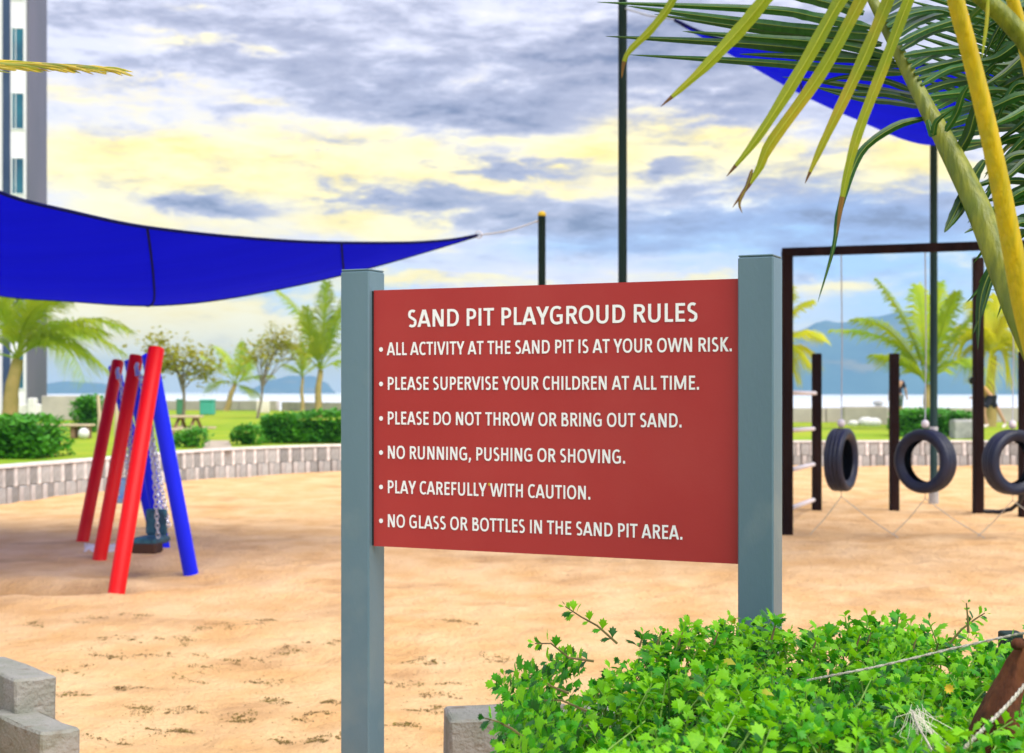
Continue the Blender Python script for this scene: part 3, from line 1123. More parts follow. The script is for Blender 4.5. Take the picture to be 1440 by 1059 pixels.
# low bench at left with thick legs
D = 34.5
x0, x1 = P(38, 0, D).x, P(127, 0, D).x
zt = P(0, 597, D).z
t = thing('bench', ((x0 + x1) / 2, D, UP), 'long pale timber bench on stone legs near the left hedge', 'bench', 'benches and picnic tables on the lawn')
for k in range(3):
    b = MB()
    b.box(((x0 + x1) / 2, D + .02 + k * .17, zt - .02), (x1 - x0, .155, .05), bev=.01)
    obj('plank', b, M['wood_pale'], t)
for (a, w) in ((x0 + .25, .22), (P(101, 0, D).x, .1), (P(120, 0, D).x, .1)):
    b = MB()
    b.box((a, D + .2, (UP + zt - .05) / 2), (w, .34, zt - .05 - UP), bev=.015)
    obj('leg', b, M['wood_brown'], t)
b = MB()
p = P(117, 0, D - .4)
b.ball((p.x, D - .35, UP + .13), .13, 10)
obj('football', b, M['stone_white'], smooth=True, label='white ball lying on the grass under the end of the bench', cat='ball')

D = 33.2
t = thing('picnic_table', (P(262, 0, D).x, D, UP), 'pale wooden picnic table with slanted legs behind the dark planter shrub', 'picnic table', 'benches and picnic tables on the lawn')
tx0, tx1, tz = P(236, 0, D).x, P(279, 0, D).x, P(0, 586, D).z
for k in range(4):
    b = MB()
    b.box(((tx0 + tx1) / 2, D + k * .16, tz), (tx1 - tx0, .15, .05), bev=.008)
    obj('plank', b, M['wood_pale'], t)
for s_, yy_ in ((0, D - .42), (0, D + .95)):
    b = MB()
    b.box((P(262, 0, D).x, yy_, P(0, 603, D).z), (.92, .22, .05), bev=.008)
    obj('seat', b, M['wood_pale'], t)
for xx in (P(250, 0, D).x, P(272, 0, D).x):
    for s_ in (-1, 1):
        b = MB()
        b.tube([(xx, D + .24 + s_ * .1, tz - .02), (xx + s_ * .12, D + .24 + s_ * .5, UP)], .045, 4)
        obj('leg', b, M['wood_brown'], t)

# hedges and shrubs
random.seed(21)
hedge(-40, 58, 650, 592, 24.2, 1.6, 'large light green hedge at the left edge above the wall', 2600, .12, .5)
hedge(102, 137, 600, 560, 40, 1.0, 'tall dark green shrub behind the left end of the bench', 1300, .12)
hedge(243, 284, 632, 608, 29.0, .6, 'low dark planter shrub in front of the picnic table', 800, .09)
hedge(326, 362, 630, 602, 30.4, .6, 'small dark round shrub left of the long hedge', 800, .09)
hedge(367, 560, 628, 585, 31.4, 1.0, 'long clipped green hedge left of the sign', 4200, .11, .1)
hedge(1268, 1368, 620, 580, 36, 1.2, 'clipped hedge on the right lawn behind the hanging tire', 2600, .12, .1)
b = MB()
p = P(1352, 0, 34.6)
b.box((p.x, 34.6, UP + .22), (.46, .4, .44), bev=.03, jit=.02)
obj('boulder', b, M['conc_grey'], label='pale upright stone in front of the right hedge', cat='stone')

# palms
far_palm('large bent palm leaning over the left hedge at the left edge', 45, (10, 590), (24, 505),
         [(60, 415, 178, 500, 1), (55, 440, 150, 470, -1), (60, 400, 95, 330, 0), (40, 430, 60, 380, 1.5), (10, 430, -30, 400, -1), (-20, 440, -90, 470, 1), (90, 440, 120, 540, -1.5),
          (0, 400, 10, 340, 0), (70, 460, 110, 470, 2), (95, 425, 182, 465, -1), (70, 455, 150, 520, 1), (-30, 480, -100, 540, 0), (30, 420, 90, 420, -2)], .20, ll=1.25, n=34, seed=1)
far_palm('small dark palm with leaning trunk left of centre on the far lawn', 82, (318, 577), (330, 540),
         [(325, 500, 303, 487, 1), (345, 505, 372, 470, 0), (360, 525, 384, 530, -1), (310, 510, 282, 500, 0), (308, 530, 290, 552, 1), (350, 530, 352, 500, 1), (340, 510, 340, 480, -1), (352, 545, 362, 560, -1)], .13, ll=.8, n=24, seed=2)
far_palm('tall green palm right beside the left sign post', 62, (446, 585), (450, 520),
         [(440, 445, 390, 408, 1), (455, 450, 460, 395, 0), (470, 450, 500, 390, -1), (480, 480, 530, 440, 1), (425, 490, 400, 480, 0), (480, 500, 525, 510, 0), (450, 470, 482, 430, 1.5), (438, 480, 430, 430, -1)], .12, ll=.95, n=30, seed=3)
far_palm('small slim palm left of the tall green palm', 80, (425, 577), (425, 530),
         [(420, 505, 405, 488, 0), (430, 500, 440, 486, 1), (425, 500, 424, 480, -1), (412, 515, 398, 512, 1), (438, 515, 452, 510, 0)], .08, ll=.6, n=18, seed=4)
far_palm('leaning palm with arching pale fronds behind the tire frame', 43, (1306, 600), (1303, 540),
         [(1285, 450, 1232, 392, 0), (1270, 460, 1165, 465, 1), (1300, 450, 1290, 400, 1), (1325, 450, 1345, 410, -1), (1340, 460, 1385, 430, 0), (1340, 490, 1375, 520, 1), (1275, 500, 1228, 500, -1), (1315, 470, 1322, 395, 1.5),
          (1255, 440, 1200, 450, -1)], .09, ll=.85, n=32, seed=5)
far_palm('bright yellow drooping palm at the right edge behind the posts', 46, (1392, 600), (1395, 500),
         [(1390, 440, 1370, 425, 1), (1370, 450, 1345, 500, 0), (1410, 440, 1430, 430, 0), (1425, 450, 1445, 500, -1), (1400, 450, 1402, 415, 1), (1375, 470, 1360, 540, 1), (1410, 470, 1425, 545, 0), (1395, 470, 1385, 550, -1),
          (1380, 455, 1355, 465, -1), (1420, 470, 1450, 470, 1)], .14, 'palm_far_yellow', ll=1.0, n=34, seed=6)
far_palm('yellowish palm showing between the tall dark frame post and the rungs', 46, (1080, 600), (1085, 500),
         [(1110, 430, 1140, 425, 0), (1115, 450, 1160, 480, 1), (1105, 470, 1125, 540, 0), (1090, 430, 1105, 400, -1), (1120, 470, 1145, 520, -1)], .12, 'palm_far_yellow', ll=.9, n=30, seed=7)

thin_tree('thin sparse tree with red flecked leaves between the red swing legs and small palm', 46, (257, 600), (257, 520), (222, 298), 472, 535, 900, 31, .2)
thin_tree('thin tree with flat yellow green crown left of the tall palm', 60, (362, 600), (372, 520), (345, 425), 462, 505, 900, 33, .2)
b = MB()
for (px, D_) in ((139, 36), (163, 36)):
    p = P(px, 600, D_)
    b = MB()
    b.tube([(p.x, D_, UP), (p.x + .02, D_, UP + .5), (p.x - .02, D_, UP + 1.0)], [.05, .045, .04], 6)
    obj('support_stake', b, M['wood_pale'], label='pale wooden stake left of the red swing legs' if px < 150 else 'pale wooden stake seen between the red swing legs', cat='stake', group='pale stakes on the left lawn')

# ------------------------------------------------------------------ people
def body(name, joints, edges, parent, mt, lv=2):
    """one continuous skinned surface over the joints {name: (pos, radius)}"""
    me = bpy.data.meshes.new(name)
    keys = list(joints)
    off = wloc(parent)
    me.from_pydata([tuple(Vector(joints[k][0]) - off) for k in keys], [(keys.index(a), keys.index(b_)) for a, b_ in edges], [])
    o = bpy.data.objects.new(name, me)
    COL.objects.link(o)
    m1 = o.modifiers.new('skin', 'SKIN')
    m1.use_smooth_shade = True
    for i, k in enumerate(keys):
        r = joints[k][1]
        me.skin_vertices[0].data[i].radius = r if isinstance(r, tuple) else (r, r)
        me.skin_vertices[0].data[i].use_root = (i == 0)
    m2 = o.modifiers.new('sub', 'SUBSURF')
    m2.levels = m2.render_levels = lv
    dg = bpy.context.evaluated_depsgraph_get()
    ev = bpy.data.meshes.new_from_object(o.evaluated_get(dg))
    o.modifiers.clear()
    o.data = ev
    ev.materials.clear()
    ev.materials.append(mt)
    o.parent = parent
    return o


def person(x, y, z, face, J, label, top, legs, shoe):
    t = thing('person', (x, y, z), label, 'person')
    cf, sf = math.cos(face), math.sin(face)

    def w(p):       # local: x right, y forward, z up
        return Vector((x + p[0] * cf + p[1] * sf, y + p[1] * cf - p[0] * sf, z + p[2]))
    j = {k: (w(p), r) for k, (p, r) in J.items()}
    E_ = [('pel', 'wst'), ('wst', 'chs'), ('chs', 'nek'), ('nek', 'hdb'), ('hdb', 'hdt'), ('pel', 'hpl'), ('hpl', 'knl'), ('knl', 'anl'), ('anl', 'tol'), ('pel', 'hpr'), ('hpr', 'knr'), ('knr', 'anr'), ('anr', 'tor'),
          ('chs', 'shl'), ('shl', 'ell'), ('ell', 'wrl'), ('wrl', 'hal'), ('chs', 'shr'), ('shr', 'elr'), ('elr', 'wrr'), ('wrr', 'har')]
    body('body', j, E_, t, M['skin'])
    g = lambda k, s_: (j[k][0], tuple(q * s_ for q in j[k][1]) if isinstance(j[k][1], tuple) else j[k][1] * s_)
    mid = lambda a, b_, u: j[a][0].lerp(j[b_][0], u)
    sh = {'wst': g('wst', 1.14), 'pel': g('pel', 1.1), 'chs': g('chs', 1.13), 'shl': g('shl', 1.25), 'shr': g('shr', 1.25),
          'al': (mid('shl', 'ell', .8), .062), 'ar': (mid('shr', 'elr', .8), .062), 'nk': (mid('chs', 'nek', .6), .075)}
    body('shirt', sh, [('pel', 'wst'), ('wst', 'chs'), ('chs', 'shl'), ('chs', 'shr'), ('shl', 'al'), ('shr', 'ar'), ('chs', 'nk')], t, top)
    tr = {'pel': g('pel', 1.13), 'hpl': g('hpl', 1.18), 'hpr': g('hpr', 1.18), 'kl': (mid('hpl', 'knl', .85), .095), 'kr': (mid('hpr', 'knr', .85), .095)}
    body('shorts', tr, [('pel', 'hpl'), ('pel', 'hpr'), ('hpl', 'kl'), ('hpr', 'kr')], t, legs)
    for s_ in 'lr':
        b_ = MB()
        a_, e_ = j['an' + s_][0], j['to' + s_][0]
        b_.tube([a_ - (e_ - a_) * .35 + Vector((0, 0, -.02)), a_ + Vector((0, 0, -.015)), e_ + Vector((0, 0, .0))], [.045, .055, .042], 8)
        obj('shoe', b_, shoe, t, smooth=True)
    hb = MB()
    hc = mid('hdb', 'hdt', .62)
    hb.ball(hc + Vector((-.012 * sf, -.02 * cf, .02)), .108, 10, (.95, 1.0, 1.05))
    obj('hair', hb, M['hair'], t, smooth=True)
    return t


JB = {'pel': ((0, 0, .93), (.145, .11)), 'wst': ((0, 0, 1.08), (.13, .10)), 'chs': ((0, .01, 1.34), (.155, .115)), 'nek': ((0, .01, 1.48), .05), 'hdb': ((0, .03, 1.54), .075), 'hdt': ((0, .03, 1.68), .085),
      'hpl': ((-.10, 0, .88), .095), 'knl': ((-.11, .03, .49), .062), 'anl': ((-.11, -.01, .08), .04), 'tol': ((-.12, .15, .03), .035),
      'hpr': ((.10, 0, .88), .095), 'knr': ((.11, .05, .49), .062), 'anr': ((.12, .06, .08), .04), 'tor': ((.13, .22, .03), .035),
      'shl': ((-.19, 0, 1.40), .06), 'ell': ((-.26, -.02, 1.12), .042), 'wrl': ((-.27, .06, .87), .03), 'hal': ((-.27, .08, .78), .035),
      'shr': ((.19, 0, 1.40), .06), 'elr': ((.27, -.02, 1.13), .042), 'wrr': ((.33, .04, .89), .03), 'har': ((.35, .06, .80), .035)}
p = P(1262, 0, 50.5)
person(p.x, 50.5, UP, 0, JB, 'person in a black top standing behind the short dark post by the water', M['shirt_dark'], M['trousers'], M['shoe'])
JR = dict(JB)
JR.update({'wst': ((0, .10, 1.05), (.13, .10)), 'chs': ((0, .32, 1.22), (.155, .115)), 'nek': ((0, .42, 1.30), .05), 'hdb': ((0, .48, 1.33), .075), 'hdt': ((0, .56, 1.43), .085),
           'knl': ((-.10, .22, .52), .062), 'anl': ((-.10, .12, .10), .04), 'tol': ((-.11, .27, .04), .035),
           'hpr': ((.10, -.02, .88), .095), 'knr': ((.11, -.28, .55), .06), 'anr': ((.12, -.50, .13), .04), 'tor': ((.12, -.42, .03), .035),
           'shl': ((-.18, .32, 1.27), .06), 'ell': ((-.22, .42, 1.0), .042), 'wrl': ((-.2, .6, .9), .03), 'hal': ((-.2, .68, .9), .035),
           'shr': ((.18, .30, 1.27), .06), 'elr': ((.22, .10, 1.08), .042), 'wrr': ((.22, .2, .86), .03), 'har': ((.22, .26, .8), .035)})
p = P(1392, 0, 44)
person(p.x, 44, UP, R(-90), JR, 'person in a tan top bending forward with one leg back behind the tall dark post', M['shirt_tan'], M['shirt_dark'], M['shoe'])

# ------------------------------------------------------------------ swing set
swing = thing('swing_set', (-3.7, 14.2, 0), 'swing set with red and blue slanting legs standing in the sand', 'swing set')


def pole(name, a, b_, r, mt, parent, n=16, ext=.0, label=None):
    a, b_ = Vector(a), Vector(b_)
    d = (b_ - a).normalized()
    m_ = MB()
    e = b_ + d * ext
    m_.tube([a - d * .15, a + (e - a) * .02, e - d * .008, e], [r, r, r, r * .93], n)
    o = obj(name, m_, mt, parent, smooth=False, label=label)
    for pl in o.data.polygons:
        pl.use_smooth = len(pl.vertices) == 4
    return o


LEG_R = .067
frames = [((163, 838), (220, 490), (268, 804), (210, 497), 12.42, 0), ((140, 786), (192, 500), (230, 771), (184, 504), 14.72, 0), ((116, 762), (166, 508), (216, 744), (160, 512), 16.7, 0)]
tops = []
for (rf, rt, bf, bt, Dt, _) in frames:
    a = G(*rf)
    top = P(rt[0], rt[1], Dt - .06)
    pole('leg', a, top, LEG_R, M['red'], swing, label='round red slanting leg')
    a2 = G(*bf)
    top2 = P(bt[0], bt[1] + 2, Dt + .10)
    pole('leg', a2, top2, LEG_R, M['blue'], swing, label='round blue slanting leg')
    tops.append((top, top2))
for k, (rt, Dt) in enumerate((((195, 516), 14.55), ((168, 522), 16.5), ((222, 512), 12.5))):
    b = MB()
    p = P(rt[0], rt[1], Dt)
    b.tube([p + Vector((0, -.05, .03)), p + Vector((0, -.09, 0)), p + Vector((.01, -.09, -.09))], .02, 6)
    obj('bracket', b, M['steel'], swing, smooth=True)


def chain(parent, a, b_, sag=.05, step=.045, r=.007, mt='steel'):
    a, b_ = Vector(a), Vector(b_)
    L = (b_ - a).length
    n = int(L / step)
    mb = MB()
    d = (b_ - a).normalized()
    s1 = d.cross(Vector((0, 1, 0))).normalized()
    s2 = d.cross(s1)
    for k in range(n):
        t = (k + .5) / n
        c_ = a.lerp(b_, t) - Vector((0, 0, sag * math.sin(math.pi * t)))
        sd_ = s1 if k % 2 else s2
        ringp = []
        for q in range(8):
            an = q * math.tau / 8
            ringp.append(c_ + d * math.cos(an) * step * .68 + sd_ * math.sin(an) * step * .36)
        rows_ = []
        for q in range(9):
            pt = ringp[q % 8]
            rad = (pt - c_).normalized()
            nn = d.cross(sd_)
            rows_.append([pt + rad * r * math.cos(w) + nn * r * math.sin(w) for w in (0, 1.57, 3.14, 4.71)])
        mb.grid(rows_, True)
    return obj('chain', mb, M[mt], parent)


X = Vector((.97, -.2, 0)).normalized()
Y = Vector((.2, .97, 0)).normalized()
c_ = P(213, 757, 13.3)
b = MB()
b.box(c_ + Vector((0, 0, -.015)), (.22, .34, .07), (X, Y, Z), bev=.02)
s1 = obj('seat', b, M['seat'], swing, label='teal bucket seat')
b = MB()
b.box(c_ + Vector((0, 0, -.075)) - Y * .10, (.25, .16, .09), (X, Y, Z), bev=.015)
obj('seat_base', b, M['seat_dark'], s1)
b = MB()
b.box(c_ - X * .03 + Y * .17 + Vector((0, 0, .13)), (.20, .05, .24), (X, Y, Z), bev=.015)
obj('backrest', b, M['seat'], s1)
chain(s1, P(196, 522, 14.5), c_ + X * .02 + Y * .17 + Z * .2)
chain(s1, P(207, 520, 12.6), c_ + X * .12 - Y * .12 + Z * .02, .0)
chain(s1, P(201, 530, 14.5), c_ + X * .12 + Y * .1 + Z * .1, .02)
c2 = P(172, 702, 15.7)
b = MB()
b.box(c2, (.24, .30, .07), (X, Y, Z), bev=.02)
s2 = obj('seat', b, M['seat_pale'], swing, label='pale blue seat')
b = MB()
b.box(c2 + Y * .15 + Z * .12, (.22, .05, .2), (X, Y, Z), bev=.02)
obj('backrest', b, M['seat_pale'], s2)
chain(s2, P(169, 526, 16.45), c2 + Y * .14 + Z * .1)
chain(s2, P(190, 524, 14.8), c2 - Y * .14 + X * .1)
# pale half buried sheet
mb = MB()
rows = []
for i in range(15):
    r = []
    for jx in range(9):
        px = 112 + i * 6.4
        py = 779 - jx * 1.9 - 2.0 * math.sin(i * .8)
        g = G(px, py)
        edge = min(i, 14 - i, jx, 8 - jx) / 2
        r.append((g.x, g.y, inside_z(g.x, g.y) - .02 + .035 * min(1, edge) + .012 * noise.noise(Vector((i * .6, jx * .7, 0)))))
    rows.append(r)
mb.grid(rows)
obj('ground_sheet', mb, M['mat_pale'], smooth=True, label='pale sheet half buried in the sand under the swings', cat='sheet')


# ------------------------------------------------------------------ shade sails and their poles
def bez(pts, t):
    pts = [Vector(p) for p in pts]
    while len(pts) > 1:
        pts = [pts[i].lerp(pts[i + 1], t) for i in range(len(pts) - 1)]
    return pts[0]


def interp(keys, x):
    """monotone smooth interpolation through (x, y, D) keys"""
    for i in range(len(keys) - 1):
        if keys[i][0] <= x <= keys[i + 1][0]:
            a, b_ = keys[i], keys[i + 1]
            p_ = keys[i - 1] if i else a
            n_ = keys[i + 2] if i + 2 < len(keys) else b_
            h = b_[0] - a[0]
            t = (x - a[0]) / h
            out = []
            for c__ in (1, 2):
                m0 = (b_[c__] - p_[c__]) / (b_[0] - p_[0]) * h
                m1 = (n_[c__] - a[c__]) / (n_[0] - a[0]) * h
                out.append((2 * t ** 3 - 3 * t * t + 1) * a[c__] + (t ** 3 - 2 * t * t + t) * m0 + (-2 * t ** 3 + 3 * t * t) * b_[c__] + (t ** 3 - t * t) * m1)
            return out
    return keys[-1][1:]


def sail(name_label, near, far, x0, x1, seams, folds=.02):
    t = thing('shade_sail', P(x1, interp(near, x1)[0], interp(near, x1)[1]), name_label, 'shade sail', 'blue shade sails over the sand pit')
    n, m_ = 90, 16
    rows = []
    for i in range(n + 1):
        px = x0 + (x1 - x0) * i / n
        a = P(px, *interp(near, px))
        b_ = P(px, *interp(far, px))
        r = []
        for k in range(m_ + 1):
            u = k / m_
            p = a.lerp(b_, u)
            w = (b_ - a).length
            p.z -= .035 * w * math.sin(math.pi * u)
            p.z += folds * w * .12 * math.sin(u * 9 + px * .004) * math.sin(math.pi * u)
            r.append(p)
        rows.append(r)
    mb = MB()
    mb.grid(rows)
    o = obj('canopy', mb, M['blue_cloth'], t, smooth=True)
    for side in (0, -1):
        hm = MB()
        hm.tube([r[side] + Vector((0, 0, -.004)) for r in rows], .014, 5)
        obj('hem', hm, M['blue_hem'], t, smooth=True)
    for path in seams:
        pts = []
        for u in [k / 14 for k in range(15)]:
            px = bez([(q, 0, 0) for q in path], u).x
            i = (px - x0) / (x1 - x0) * n
            i0 = int(i)
            r0, r1 = rows[i0], rows[min(n, i0 + 1)]
            k = u * m_
            k0 = min(m_ - 1, int(k))
            f = k - k0
            a = r0[k0].lerp(r0[k0 + 1], f)
            b_ = r1[k0].lerp(r1[k0 + 1], f)
            pts.append(a.lerp(b_, i - i0) + Vector((0, 0, -.012)))
        sm = MB()
        sm.tube(pts, .011, 5)
        obj('seam', sm, M['blue_hem'], t, smooth=True)
    return t, rows


near1 = [(-420, 60, 8.2), (-200, 175, 9.0), (0, 270, 10.0), (100, 297, 10.6), (207, 319, 11.3), (400, 338, 12.6), (560, 341, 14.2), (630, 337, 15.0), (672, 330, 15.5)]
far1 = [(-420, 330, 17.5), (-200, 378, 17.3), (0, 415, 17.0), (100, 423, 16.9), (205, 429, 16.8), (300, 422, 16.6), (420, 400, 16.3), (520, 376, 16.0), (600, 353, 15.8), (640, 341, 15.65), (672, 331, 15.5)]
ts1, _r = sail('large blue shade sail stretched over the swings, coming to a point near the sign', near1, far1, -410, 671, [(207, 228, 205), (480, 484, 486)])
rp = MB()
pa, pb = P(671, 330.5, 15.5), P(757, 310, 16.5)
rp.tube([pa.lerp(pb, k / 10) - Vector((0, 0, .03 * math.sin(math.pi * k / 10))) for k in range(11)], .010, 5)
obj('rope', rp, M['rope_grey'], ts1, smooth=True)

b = MB()
cr_ = P(673, 330, 15.5)
b.tube([cr_ + Vector((.035 * math.cos(a * math.tau / 12), 0, .035 * math.sin(a * math.tau / 12))) for a in range(13)], .008, 6)
obj('corner_ring', b, M['steel'], ts1, smooth=True)
post1 = thing('sail_post', (P(762, 0, 16.5).x, 16.5, 0), 'short dark post with yellow cap holding the point of the left sail', 'post', 'dark posts holding the shade sails')
b = MB()
pt = P(762, 302, 16.5)
b.tube([(pt.x, 16.5, -.1), (pt.x, 16.5, pt.z)], .043, 14)
obj('shaft', b, M['pole_dark'], post1, smooth=True)
b = MB()
b.ball((pt.x, 16.5, pt.z), .047, 10, (1, 1, .9))
obj('cap', b, M['cap_yellow'], post1, smooth=True)
b = MB()
b.tube([(pt.x - .045, 16.5, pt.z - .08), (pt.x - .075, 16.5, pt.z - .07)], .012, 6)
obj('hook', b, M['steel'], post1)

post2 = thing('sail_post', (P(875.5, 0, 15.6).x, 15.6, 0), 'tallest dark green pole rising behind the sign out of the picture', 'post', 'dark posts holding the shade sails')
b = MB()
x = P(875.5, 0, 15.6).x
b.tube([(x, 15.6, -.1), (x, 15.6, 1.5), (x, 15.6, 6.3)], .046, 14)
obj('shaft', b, M['pole_dark'], post2, smooth=True)
b = MB()
b.ball((x, 15.6, 6.3), .049, 10)
obj('cap', b, M['cap_yellow'], post2, smooth=True)

near2 = [(948, 27, 13.8), (1000, 50, 13.5), (1060, 62, 13.0), (1150, 78, 12.4), (1290, 90, 12.0), (1440, 88, 11.6), (1650, 40, 11.2)]
far2 = [(948, 27.5, 13.8), (1000, 58, 14.8), (1060, 92, 15.8), (1120, 124, 17.0), (1200, 158, 18.8), (1300, 192, 21.0), (1370, 182, 18.8), (1440, 156, 16.5), (1650, 52, 11.3)]
ts2, _r = sail('blue shade sail at upper right behind the palm fronds', near2, far2, 949, 1640, [(1120, 1128, 1140)], .01)
rp = MB()
pa, pb = P(949, 27, 13.8), P(879, 12, 15.6)
rp.tube([pa, pa.lerp(pb, .5) - Vector((0, 0, .02)), pb], .010, 5)
obj('rope', rp, M['rope_grey'], ts2, smooth=True)

post3 = thing('sail_post', (P(1312.5, 0, 21).x, 21, 0), 'dark pole behind the tire swings holding the right sail corner', 'post', 'dark posts holding the shade sails')
b = MB()
pt = P(1313, 196, 21)
b.tube([(pt.x, 21, -.1), (pt.x, 21, pt.z)], .052, 14)
obj('shaft', b, M['pole_dark'], post3, smooth=True)
b = MB()
b.tube([(pt.x, 21, pt.z), (pt.x, 21, pt.z + .08)], .065, 12)
obj('cap', b, M['rope_grey'], post3)
b = MB()
q = P(1313, 603, 21)
b.tube([(q.x, 21, q.z - .03), (q.x, 21, q.z + .03)], .058, 14)
obj('collar', b, M['steel'], post3)
b = MB()
b.tube([(q.x, 21, 0), (q.x, 21, .22)], .07, 12)
obj('base_sleeve', b, M['conc_grey'], post3)

# ------------------------------------------------------------------ tire swing frame
fr = thing('climbing_frame', (P(1107, 0, 16.8).x, 16.8, 0), 'dark timber climbing frame with a high beam and pale ladder rungs', 'climbing frame')
WOOD = M['wood_dark']


def timber(a, b_, w, parent=fr, name='post', mt=WOOD, d=None):
    a, b_ = Vector(a), Vector(b_)
    dr = (b_ - a).normalized()
    r = Vector((0, 1, 0)) if abs(dr.y) < .9 else Vector((0, 0, 1))
    s_ = dr.cross(r).normalized()
    q_ = s_.cross(dr).normalized()
    m_ = MB()
    m_.box((a + b_) / 2, (w, d or w, (b_ - a).length), (s_, q_, dr), bev=w * .1)
    return obj(name, m_, mt, parent)


bl, br_ = P(1107, 355, 16.6), P(1500, 342, 15.7)
timber((bl.x, 16.6, -.12), (bl.x, 16.6, bl.z + .015), .115)
timber(bl - Vector((.057, 0, 0)), br_, .095, name='beam')
timber((br_.x - .05, 15.7, -.12), (br_.x - .05, 15.7, br_.z - .05), .115)
pl = G(1148.5, 717)
timber((pl.x, pl.y, -.1), (pl.x, pl.y, P(0, 497, pl.y).z), .118)
for (ya, yb) in ((552, 551), (605, 603), (661, 653), (715, 703)):
    a = P(1112, ya, 16.75)
    b_ = P(1144, yb, pl.y - .05)
    if ya == 552:
        b_ = P(1146, 553, pl.y - .05)
    r = MB()
    r.tube([a, b_], .028, 10)
    obj('rung', r, M['rung'], fr, smooth=True)

for (px, pyf, pyt, w, lb) in ((1257.5, 718, 497, .118, 'short dark timber post between the first and second hanging tires'), (1375.5, 723, 362, .125, 'tall dark timber post beside the third hanging tire'),
                              (1440, 728, 494, .12, 'dark timber post cut by the right edge behind the third tire')):
    g = G(px, pyf)
    m_ = MB()
    zt = P(0, pyt, g.y).z
    m_.box((g.x, g.y, zt / 2 - .06), (w, w, zt + .12), bev=.012)
    obj('timber_post', m_, WOOD, label=lb, cat='post', group='dark timber posts around the tire swings')

TIRE = None


def tire(px, py, D, yaw, label, tilt=0.0):
    global TIRE
    c_ = P(px, py, D)
    t = thing('tire_swing', c_, label, 'tire', 'tires hanging as swings from the beam')
    Ro, Ri, w = .347, .225, .10
    if TIRE is None:
        prof = [(Ri, -.062), (Ri + .012, -.078), (Ri + .05, -.098), (Ro - .05, -.104), (Ro - .018, -.094), (Ro - .004, -.080), (Ro, -.06)]
        for g_ in (-.045, 0, .045):
            prof += [(Ro + .001, g_ - .010), (Ro - .010, g_ - .006), (Ro - .010, g_ + .006), (Ro + .001, g_ + .010)]
        prof += [(Ro, .06), (Ro - .004, .080), (Ro - .018, .094), (Ro - .05, .104), (Ri + .05, .098), (Ri + .012, .078), (Ri, .062)]
        inner = [(Ri, .062), (Ri + .02, .06), (Ri + .06, .085), (Ro - .03, .08), (Ro - .018, 0), (Ro - .03, -.08), (Ri + .06, -.085), (Ri + .02, -.06), (Ri, -.062)]
        n = 48
        ms = []
        for pr, nm, mm in ((prof, 'tread', M['tire']), (inner, 'inner_liner', M['tire_in'])):
            b = MB()
            rows_ = []
            for k in range(n + 1):
                a = k * math.tau / n
                rows_.append([(r_ * math.cos(a), y_, r_ * math.sin(a)) for r_, y_ in pr])
            b.grid(rows_)
            me = bpy.data.meshes.new(nm)
            me.from_pydata(b.v, [], b.f)
            me.materials.append(mm)
            me.polygons.foreach_set('use_smooth', [True] * len(me.polygons))
            bm = bmesh.new()
            bm.from_mesh(me)
            bmesh.ops.remove_doubles(bm, verts=bm.verts, dist=1e-5)
            bm.to_mesh(me)
            bm.free()
            ms.append((nm, me))
        TIRE = ms
    for nm, me in TIRE:
        o = bpy.data.objects.new(nm, me)
        COL.objects.link(o)
        o.parent = t
        o.rotation_euler = (0, tilt, yaw)
    top = c_ + Vector((0, 0, .345))
    b = MB()
    b.ball(top + Vector((0, 0, .055)), .045, 8, (1, 1, 1.1))
    obj('eye_bolt', b, M['rung'], t, smooth=True)
    # hanging rope up to the beam
    s_ = (top.x - bl.x) / (br_.x - bl.x)
    zb = bl.z + (br_.z - bl.z) * s_ - .045
    b = MB()
    b.tube([top + Vector((0, 0, .02)), (top.x + .01, top.y, (top.z + zb) / 2), (top.x, top.y, zb)], .0065, 6)
    obj('rope', b, M['rope_grey'], t, smooth=True)
    bot = c_ - Vector((0, 0, .345))
    for sx_, dy_ in ((-1, .3), (1, -.3)):
        b = MB()
        e = Vector((bot.x + sx_ * (.28 if sx_ < 0 else .55), bot.y + dy_, 0))
        e.z = inside_z(e.x, e.y) + .01
        b.tube([bot + Vector((0, 0, .02)), bot - Vector((0, 0, .06)), bot.lerp(e, .5) - Vector((0, 0, .05)), e], .005, 5)
        obj('tether', b, M['rope'], t, smooth=True)
    return t


bd = lambda px: 16.6 + (15.7 - 16.6) * (px - 1107) / 393
tire(1183, 646.5, bd(1183), R(60), 'leftmost hanging tire, turned nearly edge on beside the rungs')
tire(1301, 648.5, bd(1301), R(-50), 'middle hanging tire, its open ring in front of the dark pole', R(4))
tire(1424, 650, bd(1424), R(22), 'hanging tire cut by the right edge of the picture')
b = MB()
b.tube([P(1384, 719, 17.9), P(1405, 720, 17.8), P(1422, 716, 17.7), P(1434, 706, 17.6), P(1440, 690, 17.5), P(1446, 672, 17.5)], .026, 8)
obj('rubber_hose', b, M['rubber'], smooth=True, label='black curved rubber hose low beside the tall timber post', cat='hose')

# ------------------------------------------------------------------ the sign
TH = math.atan2(.49, 1.0731)
u_ = Vector((math.cos(TH), -math.sin(TH), 0))
n_f = Vector((-math.sin(TH), -math.cos(TH), 0))          # towards the reader
BL = Vector((-.4346, 4.68, 0))
BW = 1.18
BT, BB = 1.9155, 1.1145
sign = thing('rules_sign', BL + u_ * BW / 2 + Vector((0, 0, UP)), 'dark red playground rules board with white lettering between two grey green posts', 'sign')


